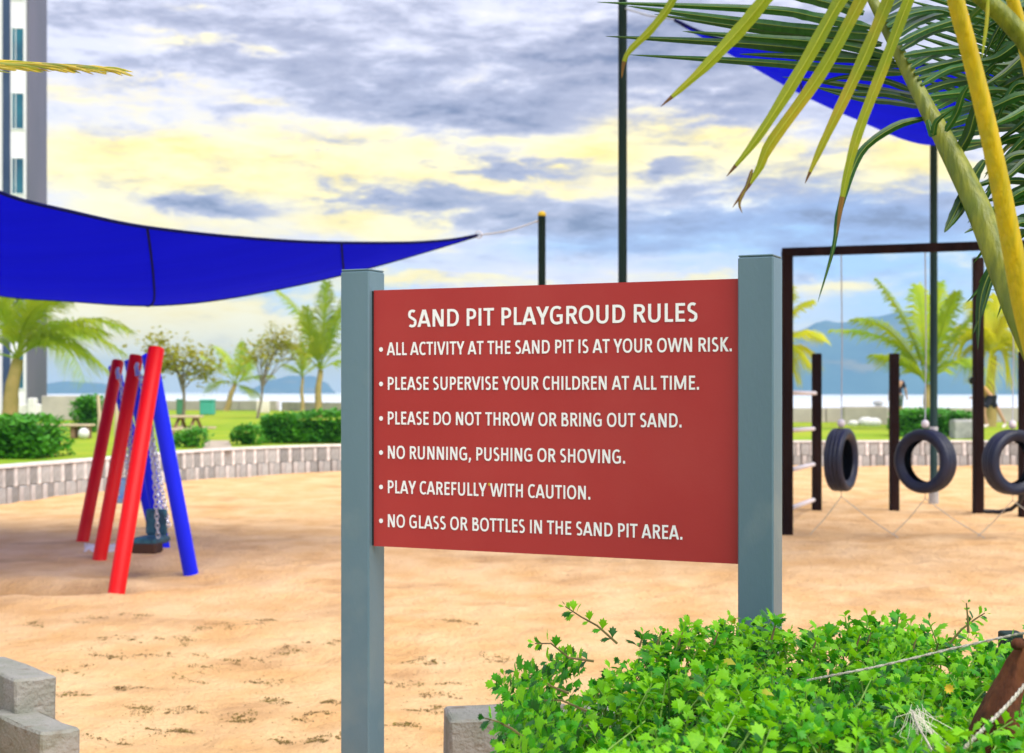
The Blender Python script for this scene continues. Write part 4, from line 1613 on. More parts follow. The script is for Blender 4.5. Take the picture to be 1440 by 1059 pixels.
def sgn_box(name, u0, u1, z0, z1, n0, n1, mt, bev=.0, label=None):
    c_ = BL + u_ * (u0 + u1) / 2 + n_f * (n0 + n1) / 2 + Vector((0, 0, (z0 + z1) / 2))
    m_ = MB()
    m_.box(c_, (u1 - u0, abs(n1 - n0), z1 - z0), (u_, n_f * -1, Vector((0, 0, 1))), bev=bev)
    return obj(name, m_, mt, sign, label=label)


sgn_box('board', .002, BW - .001, BB, BT, -.004, .0, M['board'])
sgn_box('board_back', .002, BW - .001, BB + .001, BT - .001, -.02, -.0045, M['conc_pale'])
sgn_box('gap_strip', -.004, .0015, BB + .002, BT - .002, -.012, .002, M['gap'])  # dark strip painting the shaded gap between board and left post
for (a, b_, lb) in ((-.107, -.004, 'left post'), (BW, BW + .1015, 'right post')):
    zt = 1.983 if a < 0 else 1.980
    po = sgn_box('post', a, b_, .2, zt - .006, -.080, .021, M['post_paint'], bev=.004)
    ct = sgn_box('post_cap', a + .001, b_ - .001, zt - .0055, zt, -.079, .020, M['post_paint'], bev=.002)
for z in (1.22, 1.81):
    sgn_box('bracket', -.004, .05, z - .03, z + .03, -.035, -.021, M['steel'])
    sgn_box('bracket', BW - .05, BW - .001, z - .03, z + .03, -.035, -.021, M['steel'])

def U(px):
    t = (px - 720) / F
    return (t * BL.y - BL.x) / (u_.x - t * u_.y)


ADV = dict(A=.606, B=.561, C=.529, D=.630, E=.488, F=.459, G=.637, H=.631, I=.267, K=.547, L=.423, M=.874, N=.659, O=.676, P=.532, R=.563, S=.473, T=.495, U=.653, V=.591, W=.906, Y=.535)
ADV.update({' ': .226, '.': .262, ',': .258})


def glyph(ch, st=.185):
    """strokes of a capital, cap height 1: ('v', x0, y0, x1, y1, width) leaning bar cut level at both ends; ('c', points, width) ribbon"""
    A_ = ADV[ch] / .644
    sb = {'A': .01, 'V': .01, 'W': .02, 'Y': .0, 'T': .03, 'O': .065, 'C': .065, 'G': .065, 'S': .05, 'E': .125, 'F': .125, 'L': .125}.get(ch, .125)
    rb = {'A': .01, 'V': .01, 'W': .02, 'Y': .0, 'T': .03, 'O': .065, 'C': .03, 'G': .10, 'S': .05, 'E': .06, 'F': .05, 'L': .02, 'P': .05, 'R': .02, 'B': .06, 'D': .065, 'K': .0}.get(ch, .125)
    x0, x1 = sb, A_ - rb
    w = x1 - x0
    h = st / 2
    ht = st * .40                                     # half the thickness of level strokes
    L, Rr, T, B = x0 + h, x1 - h, 1 - ht, ht
    V = lambda xa, ya, xb, yb, k=1.0: ('v', xa, ya, xb, yb, st * k)
    Hb = lambda xa, xb, y: ('r', xa, y - ht, xb, y + ht)
    EO = .018                                         # overshoot of round letters

    def arc(cx, cy, rx, ry, a0, a1, n=18, p=2.35):
        out = []
        for i in range(n + 1):
            a = R(a0 + (a1 - a0) * i / n)
            c_, s__ = math.cos(a), math.sin(a)
            out.append((cx + rx * math.copysign(abs(c_) ** (2 / p), c_), cy + ry * math.copysign(abs(s__) ** (2 / p), s__)))
        return out
    mx = (x0 + x1) / 2
    C = lambda pts, cl=False: ('c', pts, cl)
    if ch == 'A':
        return [V(x0 + h * 1.05, 0, mx - .02, 1, 1.08), V(mx + .02, 1, x1 - h * 1.05, 0, 1.08), Hb(x0 + w * .22, x1 - w * .22, .275)]
    if ch == 'B':
        return [V(L, 0, L, 1), C([(L, T), (x0 + w * .45, T)] + arc(x0 + w * .45, .755, w * .44 - h, .245 - ht, 90, -90, 10) + [(L, .51)]), C([(L, .51), (x0 + w * .48, .51)] + arc(x0 + w * .48, .2775, w * .52 - h, .2325, 90, -90, 10)[1:-1] + [(x0 + w * .48, B), (L, B)])]
    if ch == 'C':
        return [C(arc(mx + w * .10, .5, w * .60 - h, .5 + EO - ht, 52, 308, 26))]
    if ch == 'D':
        return [V(L, 0, L, 1), C([(L, T), (x0 + w * .40, T)] + arc(x0 + w * .38, .5, w * .62 - h, .5 - ht, 90, -90, 20)[1:-1] + [(x0 + w * .40, B), (L, B)])]
    if ch == 'E':
        return [V(L, 0, L, 1), Hb(L, x1, T), Hb(L, x1 - .05, .52), Hb(L, x1, B)]
    if ch == 'F':
        return [V(L, 0, L, 1), Hb(L, x1, T), Hb(L, x1 - .04, .49)]
    if ch == 'G':
        return [C(arc(mx + w * .04, .5, w * .54 - h, .5 + EO - ht, 50, 285, 26) + [(Rr, .10)]), V(Rr, .06, Rr, .50), Hb(mx + w * .02, Rr + h, .47)]
    if ch == 'H':
        return [V(L, 0, L, 1), V(Rr, 0, Rr, 1), Hb(L, Rr, .52)]
    if ch == 'I':
        m = A_ / 2
        return [V(m, 0, m, 1)]
    if ch == 'K':
        return [V(L, 0, L, 1), V(x0 + st * 1.05, .50, x1 - h * 1.3, 1, 1.1), V(x0 + st * 1.15, .54, x1 - h * 1.15, 0, 1.15)]
    if ch == 'L':
        return [V(L, 0, L, 1), Hb(L, x1, B)]
    if ch == 'M':
        return [V(L, 0, L, 1), V(Rr, 0, Rr, 1), V(L + .03, 1, mx, .06, 1.02), V(Rr - .03, 1, mx, .06, 1.02)]
    if ch == 'N':
        return [V(L, 0, L, 1), V(Rr, 0, Rr, 1), V(L + .02, 1, Rr - .02, 0, 1.15)]
    if ch == 'O':
        return [C(arc(mx, .5, w / 2 - h, .5 + EO - ht, 0, 360, 36)[:-1], True)]
    if ch == 'P':
        return [V(L, 0, L, 1), C([(L, T), (x0 + w * .42, T)] + arc(x0 + w * .42, .69, w * .58 - h, .31 - ht, 90, -90, 14)[1:-1] + [(x0 + w * .42, .38 + ht), (L, .38 + ht)])]
    if ch == 'R':
        return [V(L, 0, L, 1), C([(L, T), (x0 + w * .40, T)] + arc(x0 + w * .40, .715, w * .53 - h, .285 - ht, 90, -90, 14)[1:-1] + [(x0 + w * .40, .43 + ht), (L, .43 + ht)]), V(x0 + w * .50, .47, x1 - h * 1.1, 0, 1.1)]
    if ch == 'S':
        return [C(arc(mx + .01, .735, w * .47 - h, .265 + EO - ht, 42, 190, 14) + [(mx - w * .30, .62), (mx - w * .08, .54), (mx + w * .16, .46), (mx + w * .34, .37)] + arc(mx - .01, .265, w * .50 - h, .265 + EO - ht, 2, -138, 14))]
    if ch == 'T':
        return [V(mx, 0, mx, 1), Hb(x0, x1, T)]
    if ch == 'U':
        return [C([(L, 1), (L, .36)] + arc(mx, .36, w / 2 - h, .36 + EO - ht, 180, 360, 20) + [(Rr, 1)])]
    if ch == 'V':
        return [V(x0 + h * 1.05, 1, mx - .02, 0, 1.08), V(mx + .02, 0, x1 - h * 1.05, 1, 1.08)]
    if ch == 'W':
        q_ = w * .27
        return [V(x0 + h, 1, x0 + q_, 0), V(x0 + q_ + .03, 0, mx - .01, 1, .98), V(mx + .01, 1, x1 - q_ - .03, 0, .98), V(x1 - q_, 0, x1 - h, 1)]
    if ch == 'Y':
        return [V(mx, 0, mx, .46), V(mx - .01, .38, x0 + h * 1.05, 1, 1.08), V(mx + .01, .38, x1 - h * 1.05, 1, 1.08)]
    if ch == '.':
        m = A_ / 2
        return [('r', m - .10, 0, m + .10, .20)]
    if ch == ',':
        m = A_ / 2
        return [('r', m - .09, .0, m + .11, .20), V(m + .01, .04, m - .08, -.16, .8)]
    return []


def lettering(txt, u0, u1, vmid, cap, st=.185):
    total = sum(ADV[c_] for c_ in txt) / .644
    first, last = .06, .06
    kx = (u1 - u0) / (total - first - last)
    zc = BT - vmid * (BT - BB) - cap / 2
    b = MB()
    layer = [0]

    def put(x, y):
        return BL + u_ * (u0 + (x - first) * kx) + Vector((0, 0, zc + y * cap)) + n_f * (.0016 + .00012 * (layer[0] % 9))
    pen = 0
    for c_ in txt:
        b = MB()
        for g in glyph(c_, st):
            layer[0] += 1
            if g[0] == 'r':
                _, xa, ya, xb, yb = g
                b.face([put(pen + xa, ya), put(pen + xb, ya), put(pen + xb, yb), put(pen + xa, yb)])
            elif g[0] == 'v':
                _, xa, ya, xb, yb, wd = g
                hw = wd / 2 * math.hypot(xb - xa, yb - ya) / abs(yb - ya)
                hw = min(hw, wd * .62)
                b.face([put(pen + xa - hw, ya), put(pen + xa + hw, ya), put(pen + xb + hw, yb), put(pen + xb - hw, yb)])
            else:
                _, pts, cl = g
                n = len(pts)
                rows_ = []
                for i, (x, y) in enumerate(pts):
                    pa = pts[(i - 1) % n] if cl or i else pts[i]
                    pb = pts[(i + 1) % n] if cl or i < n - 1 else pts[i]
                    dx, dy = pb[0] - pa[0], pb[1] - pa[1]
                    l_ = math.hypot(dx, dy) or 1
                    nx, ny = -dy / l_, dx / l_
                    hh = st / 2 * (abs(nx) ** 2 * 1.0 + abs(ny) ** 2 * .80)
                    rows_.append([put(pen + x + nx * hh, y + ny * hh), put(pen + x - nx * hh, y - ny * hh)])
                if cl:
                    rows_.append(rows_[0])
                b.grid(rows_)
        pen += ADV[c_] / .644
        if b.f:
            obj('letter', b, M['white'], sign)


LN = [('ALL ACTIVITY AT THE SAND PIT IS AT YOUR OWN RISK.', 1030, .2295), ('PLEASE SUPERVISE YOUR CHILDREN AT ALL TIME.', 984, .364), ('PLEASE DO NOT THROW OR BRING OUT SAND.', 959.5, .4985),
      ('NO RUNNING, PUSHING OR SHOVING.', 880, .6315), ('PLAY CAREFULLY WITH CAUTION.', 831, .766), ('NO GLASS OR BOTTLES IN THE SAND PIT AREA.', 960.5, .898)]
lettering('SAND PIT PLAYGROUD RULES', U(574), U(981), .1135, .0530)
for txt, xe, v in LN:
    lettering(txt, U(545), U(xe), v, .0400)
    b = MB()
    c_ = BL + u_ * U(536.3) + n_f * .0022 + Vector((0, 0, BT - (v + .002) * (BT - BB)))
    b.face([c_ + u_ * .0072 * math.cos(a * math.tau / 20) + Vector((0, 0, .0072 * math.sin(a * math.tau / 20))) for a in range(20)])
    obj('bullet', b, M['white'], sign)
b = MB()
c_ = BL + u_ * U(689) + n_f * .002 + Vector((0, 0, BT - .7455 * (BT - BB)))
b.face([c_ + u_ * .0065 * math.cos(a * math.tau / 9) * (1 + .3 * math.sin(a * 2.3)) + Vector((0, 0, .0045 * math.sin(a * math.tau / 9))) for a in range(9)])
obj('stain_spot', b, M['cap_yellow'], sign)

# ------------------------------------------------------------------ leafy shrub in front
random.seed(77)


def leaf_mesh(name, mt, wide=1.0, curl=.12):
    L_ = [(0, 0), (-.06, .18), (-.18, .37), (-.42, .66), (-.25, .64), (-.27, .88), (-.10, .84), (0, 1.14)]
    cen = [(0, .0), (0, .2), (0, .38), (0, .55), (0, .72), (0, 1.04)]

    def z(x, y):
        return -.22 * abs(x) ** 1.2 * 1.0 + curl * math.sin(y * 2.6) - .10 * y * y + .3 * abs(x) * (.5 - y) * .3
    b = MB()
    V = lambda x, y: (x * wide, y, z(x, y))
    for sg in (-1, 1):
        l = [(x * -sg, y) for x, y in L_]
        quads = [[cen[0], l[1], cen[1]], [cen[1], l[1], l[2], cen[2]], [cen[2], l[2], l[3], cen[3]], [cen[3], l[3], l[4], cen[3]], [cen[3], l[4], l[5], cen[4]], [cen[4], l[5], l[6]], [cen[4], l[6], cen[5]]]
        for q in quads:
            q2 = []
            for p_ in q:
                if p_ not in q2:
                    q2.append(p_)
            pts_ = [V(*p_) for p_ in q2]
            b.face(pts_ if sg > 0 else pts_[::-1])
    me = bpy.data.meshes.new(name)
    me.from_pydata(b.v, [], b.f)
    me.materials.append(mt)
    me.polygons.foreach_set('use_smooth', [False] * len(me.polygons))
    bm = bmesh.new()
    bm.from_mesh(me)
    bmesh.ops.remove_doubles(bm, verts=bm.verts, dist=1e-4)
    bm.to_mesh(me)
    bm.free()
    for pl_ in me.polygons:
        pl_.use_smooth = True
    return me


LM = [leaf_mesh('leaf', M['leaf_lime'], 1.0, .10), leaf_mesh('leaf', M['leaf_mid'], 1.05, .14), leaf_mesh('leaf', M['leaf_deep'], .95, .08), leaf_mesh('leaf', M['leaf_yellow'], .9, .1)]
LV = [([v.co.copy() for v in m_.vertices], [tuple(p_.vertices) for p_ in m_.polygons]) for m_ in LM]


def bush_edge(y):
    """left limit of the planting at distance y"""
    if y > 3.72:
        return .10 + (y - 3.72) * .55
    return .10 + (3.72 - y) * -.10 + .06 * math.sin(y * 7)


def bush_top(x, y):
    z = .962 + .040 * noise.noise(Vector((x * 2.2, y * 2.2, 4))) + .055 * noise.noise(Vector((x * 6, y * 6, 9))) + .018 * noise.noise(Vector((x * 15, y * 15, 2)))
    z -= .0 * x
    e = x - bush_edge(y)
    if e < .30:
        z -= (.30 - max(e, -.1)) ** 2 * 3.2
    if y > 3.75:
        z -= (y - 3.75) ** 2 * 1.6
    for (px_, D_, h_, r_) in ((1085, 3.62, .05, .10), (880, 3.6, .03, .1), (1240, 3.7, .02, .12)):
        z += h_ * math.exp(-((x - (px_ - 720) / F * D_) ** 2 + (y - D_) ** 2) / r_ ** 2)
    return z


leaves = []        # (matrix, kind, score)


def add_leaf(p, d, up, size, kind, bonus=1.0):
    d = d.normalized()
    x_ = d.cross(up)
    if x_.length < .1:
        x_ = Vector((1, 0, 0))
    x_.normalize()
    z_ = x_.cross(d)
    m_ = Matrix((x_ * size, d * size, z_ * size)).transposed().to_4x4()
    m_.translation = p
    pxx = 720 + p.x / p.y * F
    pyy = HY + (EYE - p.z) / p.y * F
    inv = (660 < pxx < 1450 and pyy < 1075)
    leaves.append((m_, kind, (size / p.y) * bonus if inv else 0))


stems = MB()


def shoot(p, ax_, kind_bias, size, pairs=2, bonus=1.0, stem=True, stem_len=.10):
    ax_ = ax_.normalized()
    a0 = random.uniform(0, math.tau)
    e1 = ax_.cross(Vector((0, 1, .1))).normalized()
    e2 = ax_.cross(e1)
    if stem:
        stems.tube([p - ax_ * stem_len, p], [.0022, .0016], 4, caps=False, m=0)
    for k in range(pairs):
        an = a0 + k * math.pi / 2 + random.uniform(-.2, .2)
        open_ = (1.25, .85, .4)[min(k, 2)] + random.uniform(-.2, .2)
        sz = size * (1.0, .8, .5)[min(k, 2)] * random.uniform(.8, 1.15)
        q = p - ax_ * (.016 * (pairs - 1 - k))
        for sg in (0, math.pi):
            rr = e1 * math.cos(an + sg) + e2 * math.sin(an + sg)
            d = rr * math.sin(open_) + ax_ * math.cos(open_)
            r_ = random.random()
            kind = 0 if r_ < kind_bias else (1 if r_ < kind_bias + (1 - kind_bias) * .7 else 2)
            if random.random() < .008:
                kind = 3
            add_leaf(q + rr * .003, d, ax_ * .8 + rr * -.3 + Vector([random.gauss(0, .22) for _ in range(3)]), sz, kind, bonus)


count = 0
for k in range(8600):
    y = random.uniform(2.35, 3.98)
    x = random.uniform(-.1, 1.75)
    if x < bush_edge(y) + random.uniform(-.04, .05) or x / y > .40:
        continue
    hole = noise.noise(Vector((x * 5.2, y * 5.2, 31))) + .5 * noise.noise(Vector((x * 12, y * 12, 3)))
    layer = random.random()
    if hole < -.08:
        layer = .5 + .5 * layer
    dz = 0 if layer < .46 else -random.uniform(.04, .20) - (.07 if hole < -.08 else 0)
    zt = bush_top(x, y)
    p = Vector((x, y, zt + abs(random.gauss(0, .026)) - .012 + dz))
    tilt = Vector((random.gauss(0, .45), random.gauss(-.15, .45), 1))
    shoot(p, tilt, .62 if dz == 0 else .08, random.uniform(.026, .045), 3 if dz == 0 and random.random() < .5 else 2, 1.0 if dz == 0 else .6, stem=random.random() < .5)  # lower layers get mostly darker greens, painting the shade inside the shrub
# left flank hanging towards the kerb block
for k in range(800):
    y = random.uniform(2.6, 3.75)
    x = bush_edge(y) + random.uniform(-.05, .03)
    z = random.uniform(.55, .95)
    x += (z - .75) * .06
    if 0 < 720 + x / y * F < 700:
        continue
    shoot(Vector((x, y, z)), Vector((-.9, -.4, .5)), .35, random.uniform(.026, .042), 2, stem=False)


# sprigs sticking out
def sprig(pts, size, per=1.0, pairs_end=3):
    pts = [Vector(p_) for p_ in pts]
    stems.tube(pts, [.0032 - .0018 * i / (len(pts) - 1) for i in range(len(pts))], 5, m=1)
    for i in range(len(pts) - 1):
        d = (pts[i + 1] - pts[i])
        n = max(1, int(d.length / .022 * per))
        for k in range(n):
            q = pts[i] + d * (k + .5) / n
            side = d.normalized().cross(Vector((0, 1, 0))).normalized()
            for sg in (-1, 1):
                if random.random() < .75:
                    add_leaf(q, side * sg * .8 + d.normalized() * .6 + Vector((0, random.uniform(-.5, .3), .1)), Vector((0, -.5, 1)), size * random.uniform(.55, 1), random.choice((0, 1, 1, 2)), 3)
    shoot(pts[-1], pts[-1] - pts[-2], .6, size, pairs_end, 3, stem=False)


sprig([P(868, 905, 3.5), P(840, 880, 3.5), P(818, 868, 3.48), P(795, 853, 3.47)], .034, .8)
sprig([P(835, 930, 3.4), P(800, 925, 3.4), P(775, 905, 3.38), P(752, 905, 3.38)], .034, .9)
sprig([P(800, 975, 3.3), P(775, 965, 3.3), P(762, 955, 3.3)], .034, 1)
sprig([P(740, 1040, 3.0), P(720, 1025, 3.0), P(700, 1015, 3.0), P(682, 1010, 3.0)], .032, .8)
sprig([P(825, 1000, 3.2), P(790, 985, 3.2), P(765, 985, 3.2)], .034, 1)
sprig([P(1335, 905, 3.3), P(1352, 885, 3.3), P(1372, 870, 3.3), P(1385, 862, 3.3)], .030, .7)
sprig([P(1362, 890, 3.25), P(1361, 868, 3.25), P(1359, 848, 3.25)], .012, .3, 2)
sprig([P(1085, 900, 3.45), P(1090, 880, 3.45), P(1092, 872, 3.45)], .042, 1)
for (px, py) in ((905, 888), (930, 885), (960, 885), (1010, 885), (1150, 890), (1210, 888), (1225, 885), (1290, 890), (1320, 900)):
    sprig([P(px - 6, py + 22, 3.55), P(px, py + 4, 3.55)], .038, 1)

order = sorted(range(len(leaves)), key=lambda i: -leaves[i][2] * random.uniform(.8, 1.2))
pick = set(order[:300])
shrub = thing('leafy_shrub', (.75, 3.2, UP), 'bright green leafy creeping shrub spilling over the bed in front of the sign', 'shrub')
for i in order[:300]:
    m_, kind, sc = leaves[i]
    o = bpy.data.objects.new('leaf', LM[kind])
    COL.objects.link(o)
    o.parent = shrub
    mm = m_.copy()
    mm.translation -= shrub.location
    o.matrix_local = mm
mb = MB()
for i, (m_, kind, sc) in enumerate(leaves):
    if i in pick:
        continue
    vs, fs = LV[kind]
    n0 = len(mb.v)
    mb.v += [tuple(m_ @ v) for v in vs]
    mb.f += [tuple(a + n0 for a in f) for f in fs]
    mb.m += [kind] * len(fs)
obj('foliage', mb, [M['leaf_lime'], M['leaf_mid'], M['leaf_deep'], M['leaf_yellow']], shrub, smooth=True, kind='stuff')
obj('stems', stems, [M['stem_green'], M['stem']], shrub, kind='stuff')
# small yellow flower
fl = MB()
c_ = P(1334, 968, 2.95)
for k in range(9):
    a = k * math.tau / 9
    d = Vector((math.cos(a), -.4, math.sin(a))).normalized()
    s_ = d.cross(Vector((0, -1, 0))).normalized()
    fl.face([c_, c_ + d * .007 + s_ * .0025, c_ + d * .012, c_ + d * .007 - s_ * .0025])
obj('flower', fl, M['petal'], shrub)

# ------------------------------------------------------------------ foreground palm
random.seed(9)
palm = thing('coconut_palm', (1.55, 2.75, UP), 'young coconut palm whose yellow and green fronds hang in at the upper right', 'palm tree')
tr = MB()
tr.tube([(1.55, 2.75, UP - .05), (1.53, 2.75, .8), (1.50, 2.74, 1.1), (1.44, 2.72, 1.45)], [.13, .11, .10, .07], 16)
obj('trunk', tr, M['trunk'], palm, smooth=True)


def blade(parent, path, wid, mt, fold=.35, name='leaflet', dark_tip=None, face=None, split=False):
    """one leaflet: a tapering blade creased along its midrib"""
    K_ = 22 if len(path) > 3 else 12
    pts = []
    n = len(path)
    for i in range(K_ + 1):
        t = i / K_ * (n - 1)
        k = min(n - 2, int(t))
        f = t - k
        p0, p1, p2, p3 = path[max(0, k - 1)], path[k], path[k + 1], path[min(n - 1, k + 2)]
        pts.append(.5 * ((2 * p1) + (p2 - p0) * f + (2 * p0 - 5 * p1 + 4 * p2 - p3) * f * f + (3 * p1 - p0 - 3 * p2 + p3) * f ** 3))
    mb = MB()
    rows = []
    face = face or Vector((0, -1, 0))
    for i, p in enumerate(pts):
        t = i / K_
        tg = (pts[min(i + 1, K_)] - pts[max(0, i - 1)]).normalized()
        s_ = tg.cross(face)
        if s_.length < .2:
            s_ = tg.cross(Vector((0, 0, 1)))
        s_.normalize()
        nn = s_.cross(tg).normalized()
        w = wid * (min(1, .45 + t * 5) * (1 - max(0, (t - .45) / .55) ** 1.7 * .96))
        w *= 1 + .06 * math.sin(i * 2.1 + p.x * 40)
        mr_ = min(w * .05, .0009)
        rows.append([p + s_ * w / 2 - nn * w * fold * .5, p + s_ * w / 4 - nn * w * fold * .28, p + s_ * mr_ - nn * w * fold * .05, p + nn * mr_ * 1.4, p - s_ * mr_ - nn * w * fold * .05, p - s_ * w / 4 - nn * w * fold * .28, p - s_ * w / 2 - nn * w * fold * .5])
    i0 = mb.grid(rows)
    ti = int(K_ * (dark_tip or 2))
    for fi in range(len(mb.f)):
        if fi % 6 in (2, 3):
            mb.m[fi] = 2
        if fi // 6 >= ti:
            mb.m[fi] = 1
    return obj(name, mb, [mt, M['palm_brown'], M['midrib'] if mt == M['palm_dark'] else M['midrib_pale']], parent, smooth=True)


def rachis(parent, path, rad, mt, name='frond', flat=.75):
    pts = []
    rr = []
    n = len(path)
    K_ = 26
    for i in range(K_ + 1):
        t = i / K_ * (n - 1)
        k = min(n - 2, int(t))
        f = t - k
        p0, p1, p2, p3 = path[max(0, k - 1)], path[k], path[k + 1], path[min(n - 1, k + 2)]
        pts.append(.5 * ((2 * p1) + (p2 - p0) * f + (2 * p0 - 5 * p1 + 4 * p2 - p3) * f * f + (3 * p1 - p0 - 3 * p2 + p3) * f ** 3))
        rr.append(rad[k] + (rad[k + 1] - rad[k]) * f)
    mb = MB()
    # slightly keeled section: flat back, ridge to the reader
    rows = []
    for i, p in enumerate(pts):
        tg = (pts[min(i + 1, K_)] - pts[max(0, i - 1)]).normalized()
        s_ = tg.cross(Vector((0, -1, 0))).normalized()
        nn = s_.cross(tg).normalized()
        r = rr[i]
        sec = [(-1, 0), (-.86, .32), (-.42, .60), (0, .78), (.42, .60), (.86, .32), (1, 0), (.8, -.42), (0, -.55), (-.8, -.42)]
        rows.append([p + s_ * a * r - nn * b_ * r * -1 for a, b_ in sec])
    mb.grid(rows, True)
    return obj(name, mb, mt, parent, smooth=True), pts


PP = lambda l, D0, D1: [P(x, y, D0 + (D1 - D0) * i / (len(l) - 1)) for i, (x, y) in enumerate(l)]
px1 = 1 / F
# frond B: olive rachis from the crown at lower right up to the left
fB_, ptsB = rachis(palm, PP([(1186, -90), (1215, -25), (1258, 62), (1300, 145), (1338, 215), (1378, 298), (1412, 385), (1452, 480), (1560, 700)], 3.15, 2.75), [.008, .010, .0135, .017, .0225, .026, .028, .030, .034], M['rachis_olive'])
LFT = [([(1224, 38), (1150, 24), (1078, 13), (840, 3)], 15), ([(1228, 48), (1130, 40), (1031, 28), (880, 8)], 16), ([(1240, 62), (1150, 50), (1060, 40), (920, 20)], 14), ([(1250, 78), (1180, 62), (1060, 52), (960, 44)], 13),
       ([(1265, 92), (1137, 70), (1031, 60), (852, 51)], 15), ([(1272, 102), (1180, 96), (1050, 86), (885, 77)], 13), ([(1282, 127), (1240, 112), (1190, 108), (1148, 118)], 9), ([(1295, 143), (1250, 132), (1200, 130), (1144, 122)], 10),
       ([(1300, 150), (1255, 143), (1205, 138), (1150, 124)], 9), ([(1215, 18), (1150, 0), (1080, -14), (900, -30)], 15), ([(1208, 5), (1150, -12), (1080, -30), (950, -50)], 14), ([(1290, 135), (1240, 126), (1170, 116), (1100, 108)], 10), ([(1258, 85), (1190, 82), (1110, 78), (1040, 76)], 12)]
for k, (l, w) in enumerate(LFT):
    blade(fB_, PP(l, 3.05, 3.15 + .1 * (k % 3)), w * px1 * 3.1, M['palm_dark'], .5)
blade(fB_, PP([(1303, 166), (1262, 176), (1216, 208), (1195, 250), (1180, 300), (1172, 350), (1150, 425)], 3.0, 2.9), 11 * px1 * 3, M['palm_dark'], .5)
random.seed(19)
for k in range(24):
    t = k / 23
    x0, y0 = 1238 + 112 * t, 20 + 190 * t
    for rep in range(1):
        ln = random.uniform(120, 190)
        rise = random.uniform(10, 45) * (1 - .5 * t)
        l = [(x0, y0), (x0 + ln * .3, y0 - rise * .8 + random.uniform(-5, 5)), (x0 + ln * .65, y0 - rise), (x0 + ln, y0 - rise * .3 + random.uniform(0, 30))]
        blade(fB_, PP(l, 3.0, 3.35 + random.uniform(-.1, .3)), random.uniform(9, 13) * px1 * 3, M['palm_dark'], .5)
for l, w in (([(1385, 225), (1362, 262), (1340, 305), (1328, 327)], 14), ([(1378, 240), (1366, 270), (1350, 300), (1330, 326)], 10), ([(1408, 355), (1388, 392), (1378, 430), (1375, 492)], 13), ([(1404, 368), (1392, 400), (1380, 440), (1368, 470)], 9),
             ([(1305, 168), (1312, 190), (1318, 170), (1345, 150)], 9), ([(1330, 185), (1345, 160), (1356, 130), (1372, 110)], 10), ([(1345, 218), (1362, 190), (1375, 150), (1395, 130)], 16)):
    blade(fB_, PP(l, 2.95, 2.9), w * px1 * 2.95, M['palm_dark'], .5)

# frond A: thick yellow rachis in front
fA_, ptsA = rachis(palm, PP([(1325, -90), (1344, 0), (1364, 75), (1386, 165), (1406, 258), (1424, 350), (1447, 460), (1500, 640)], 2.35, 2.6), [.012, .0145, .0148, .0158, .017, .0185, .021, .025], M['rachis_yellow'])
blade(fA_, PP([(1390, -5), (1388, 30), (1384, 60), (1381, 82)], 2.4, 2.4), 5 * px1 * 2.4, M['palm_lit'])

# frond C: second yellow rachis, upper right corner
fC_, ptsC = rachis(palm, PP([(1405, -60), (1424, 0), (1440, 60), (1462, 160), (1500, 400)], 2.6, 2.7), [.010, .012, .013, .015, .02], M['rachis_yellow'])
for l, w in (([(1412, -20), (1380, 10), (1355, 35)], 12), ([(1430, 20), (1400, -5), (1375, -20)], 10), ([(1436, 55), (1460, 40), (1500, 60)], 12), ([(1428, 10), (1450, 0), (1500, 20)], 12)):
    blade(fC_, PP(l, 2.65, 2.8), w * px1 * 2.7, M['palm_dark'], .4)

# frond D: its rachis runs above the picture, leaflets in the lit colour hang down
fD_, ptsD = rachis(palm, PP([(900, -60), (1020, -72), (1140, -70), (1240, -58), (1360, -20), (1480, 120), (1560, 420)], 2.35, 2.6), [.005, .008, .010, .012, .015, .02, .026], M['rachis_olive'])
HNG = [([(968, -62), (946, 0), (915, 42), (882, 76), (874, 110)], 13, .85), ([(1130, -70), (1078, -4), (1040, 42), (985, 100), (929, 150)], 23, .93), ([(1225, -60), (1183, -2), (1130, 92), (1068, 190), (1022, 248)], 22, .93),
       ([(1240, -58), (1213, -4), (1155, 102), (1085, 200), (1066, 240), (1030, 292)], 21, .90), ([(1270, -50), (1250, -2), (1210, 92), (1160, 196), (1132, 258)], 21, .93), ([(1300, -42), (1279, -2), (1245, 88), (1206, 190), (1186, 270), (1177, 332)], 19, .86)]
for k, (l, w, dt) in enumerate(HNG):
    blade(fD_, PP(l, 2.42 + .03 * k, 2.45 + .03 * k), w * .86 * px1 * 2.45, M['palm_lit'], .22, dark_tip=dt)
blade(fD_, PP([(1058, 238), (1050, 262), (1040, 285), (1044, 300)], 2.5, 2.5), 5 * px1 * 2.5, M['palm_brown'])
# frond E: farther frond at the right edge, dark arching leaflets
fE_, ptsE = rachis(palm, PP([(1560, -120), (1530, 20), (1500, 160), (1490, 300), (1520, 480), (1580, 640)], 3.3, 2.9), [.010, .013, .016, .02, .025, .03], M['rachis_olive'])
random.seed(29)
for k in range(52):
    t = k / 51
    y0 = 0 + 400 * t
    x0 = 1505 - 8 * math.sin(t * 3)
    ln = random.uniform(100, 145)
    l = [(x0, y0), (x0 - ln * .35, y0 - random.uniform(0, 26)), (x0 - ln * .7, y0 + random.uniform(-22, 12)), (x0 - ln, y0 + random.uniform(5, 60))]
    blade(fE_, PP(l, 3.1, 3.2 + random.uniform(-.2, .3)), random.uniform(9, 14) * px1 * 3.1, M['palm_dark'], .5)
for k in range(14):
    t = k / 13
    y0 = -10 + 160 * t
    l = [(1500, y0 + 60), (1430 - 15 * t, y0 + 22), (1350 + 10 * t, y0 - 5), (1265 + 30 * t, y0 - 28)]
    blade(fE_, PP(l, 3.35, 3.5), random.uniform(10, 14) * px1 * 3.3, M['palm_dark'], .5)

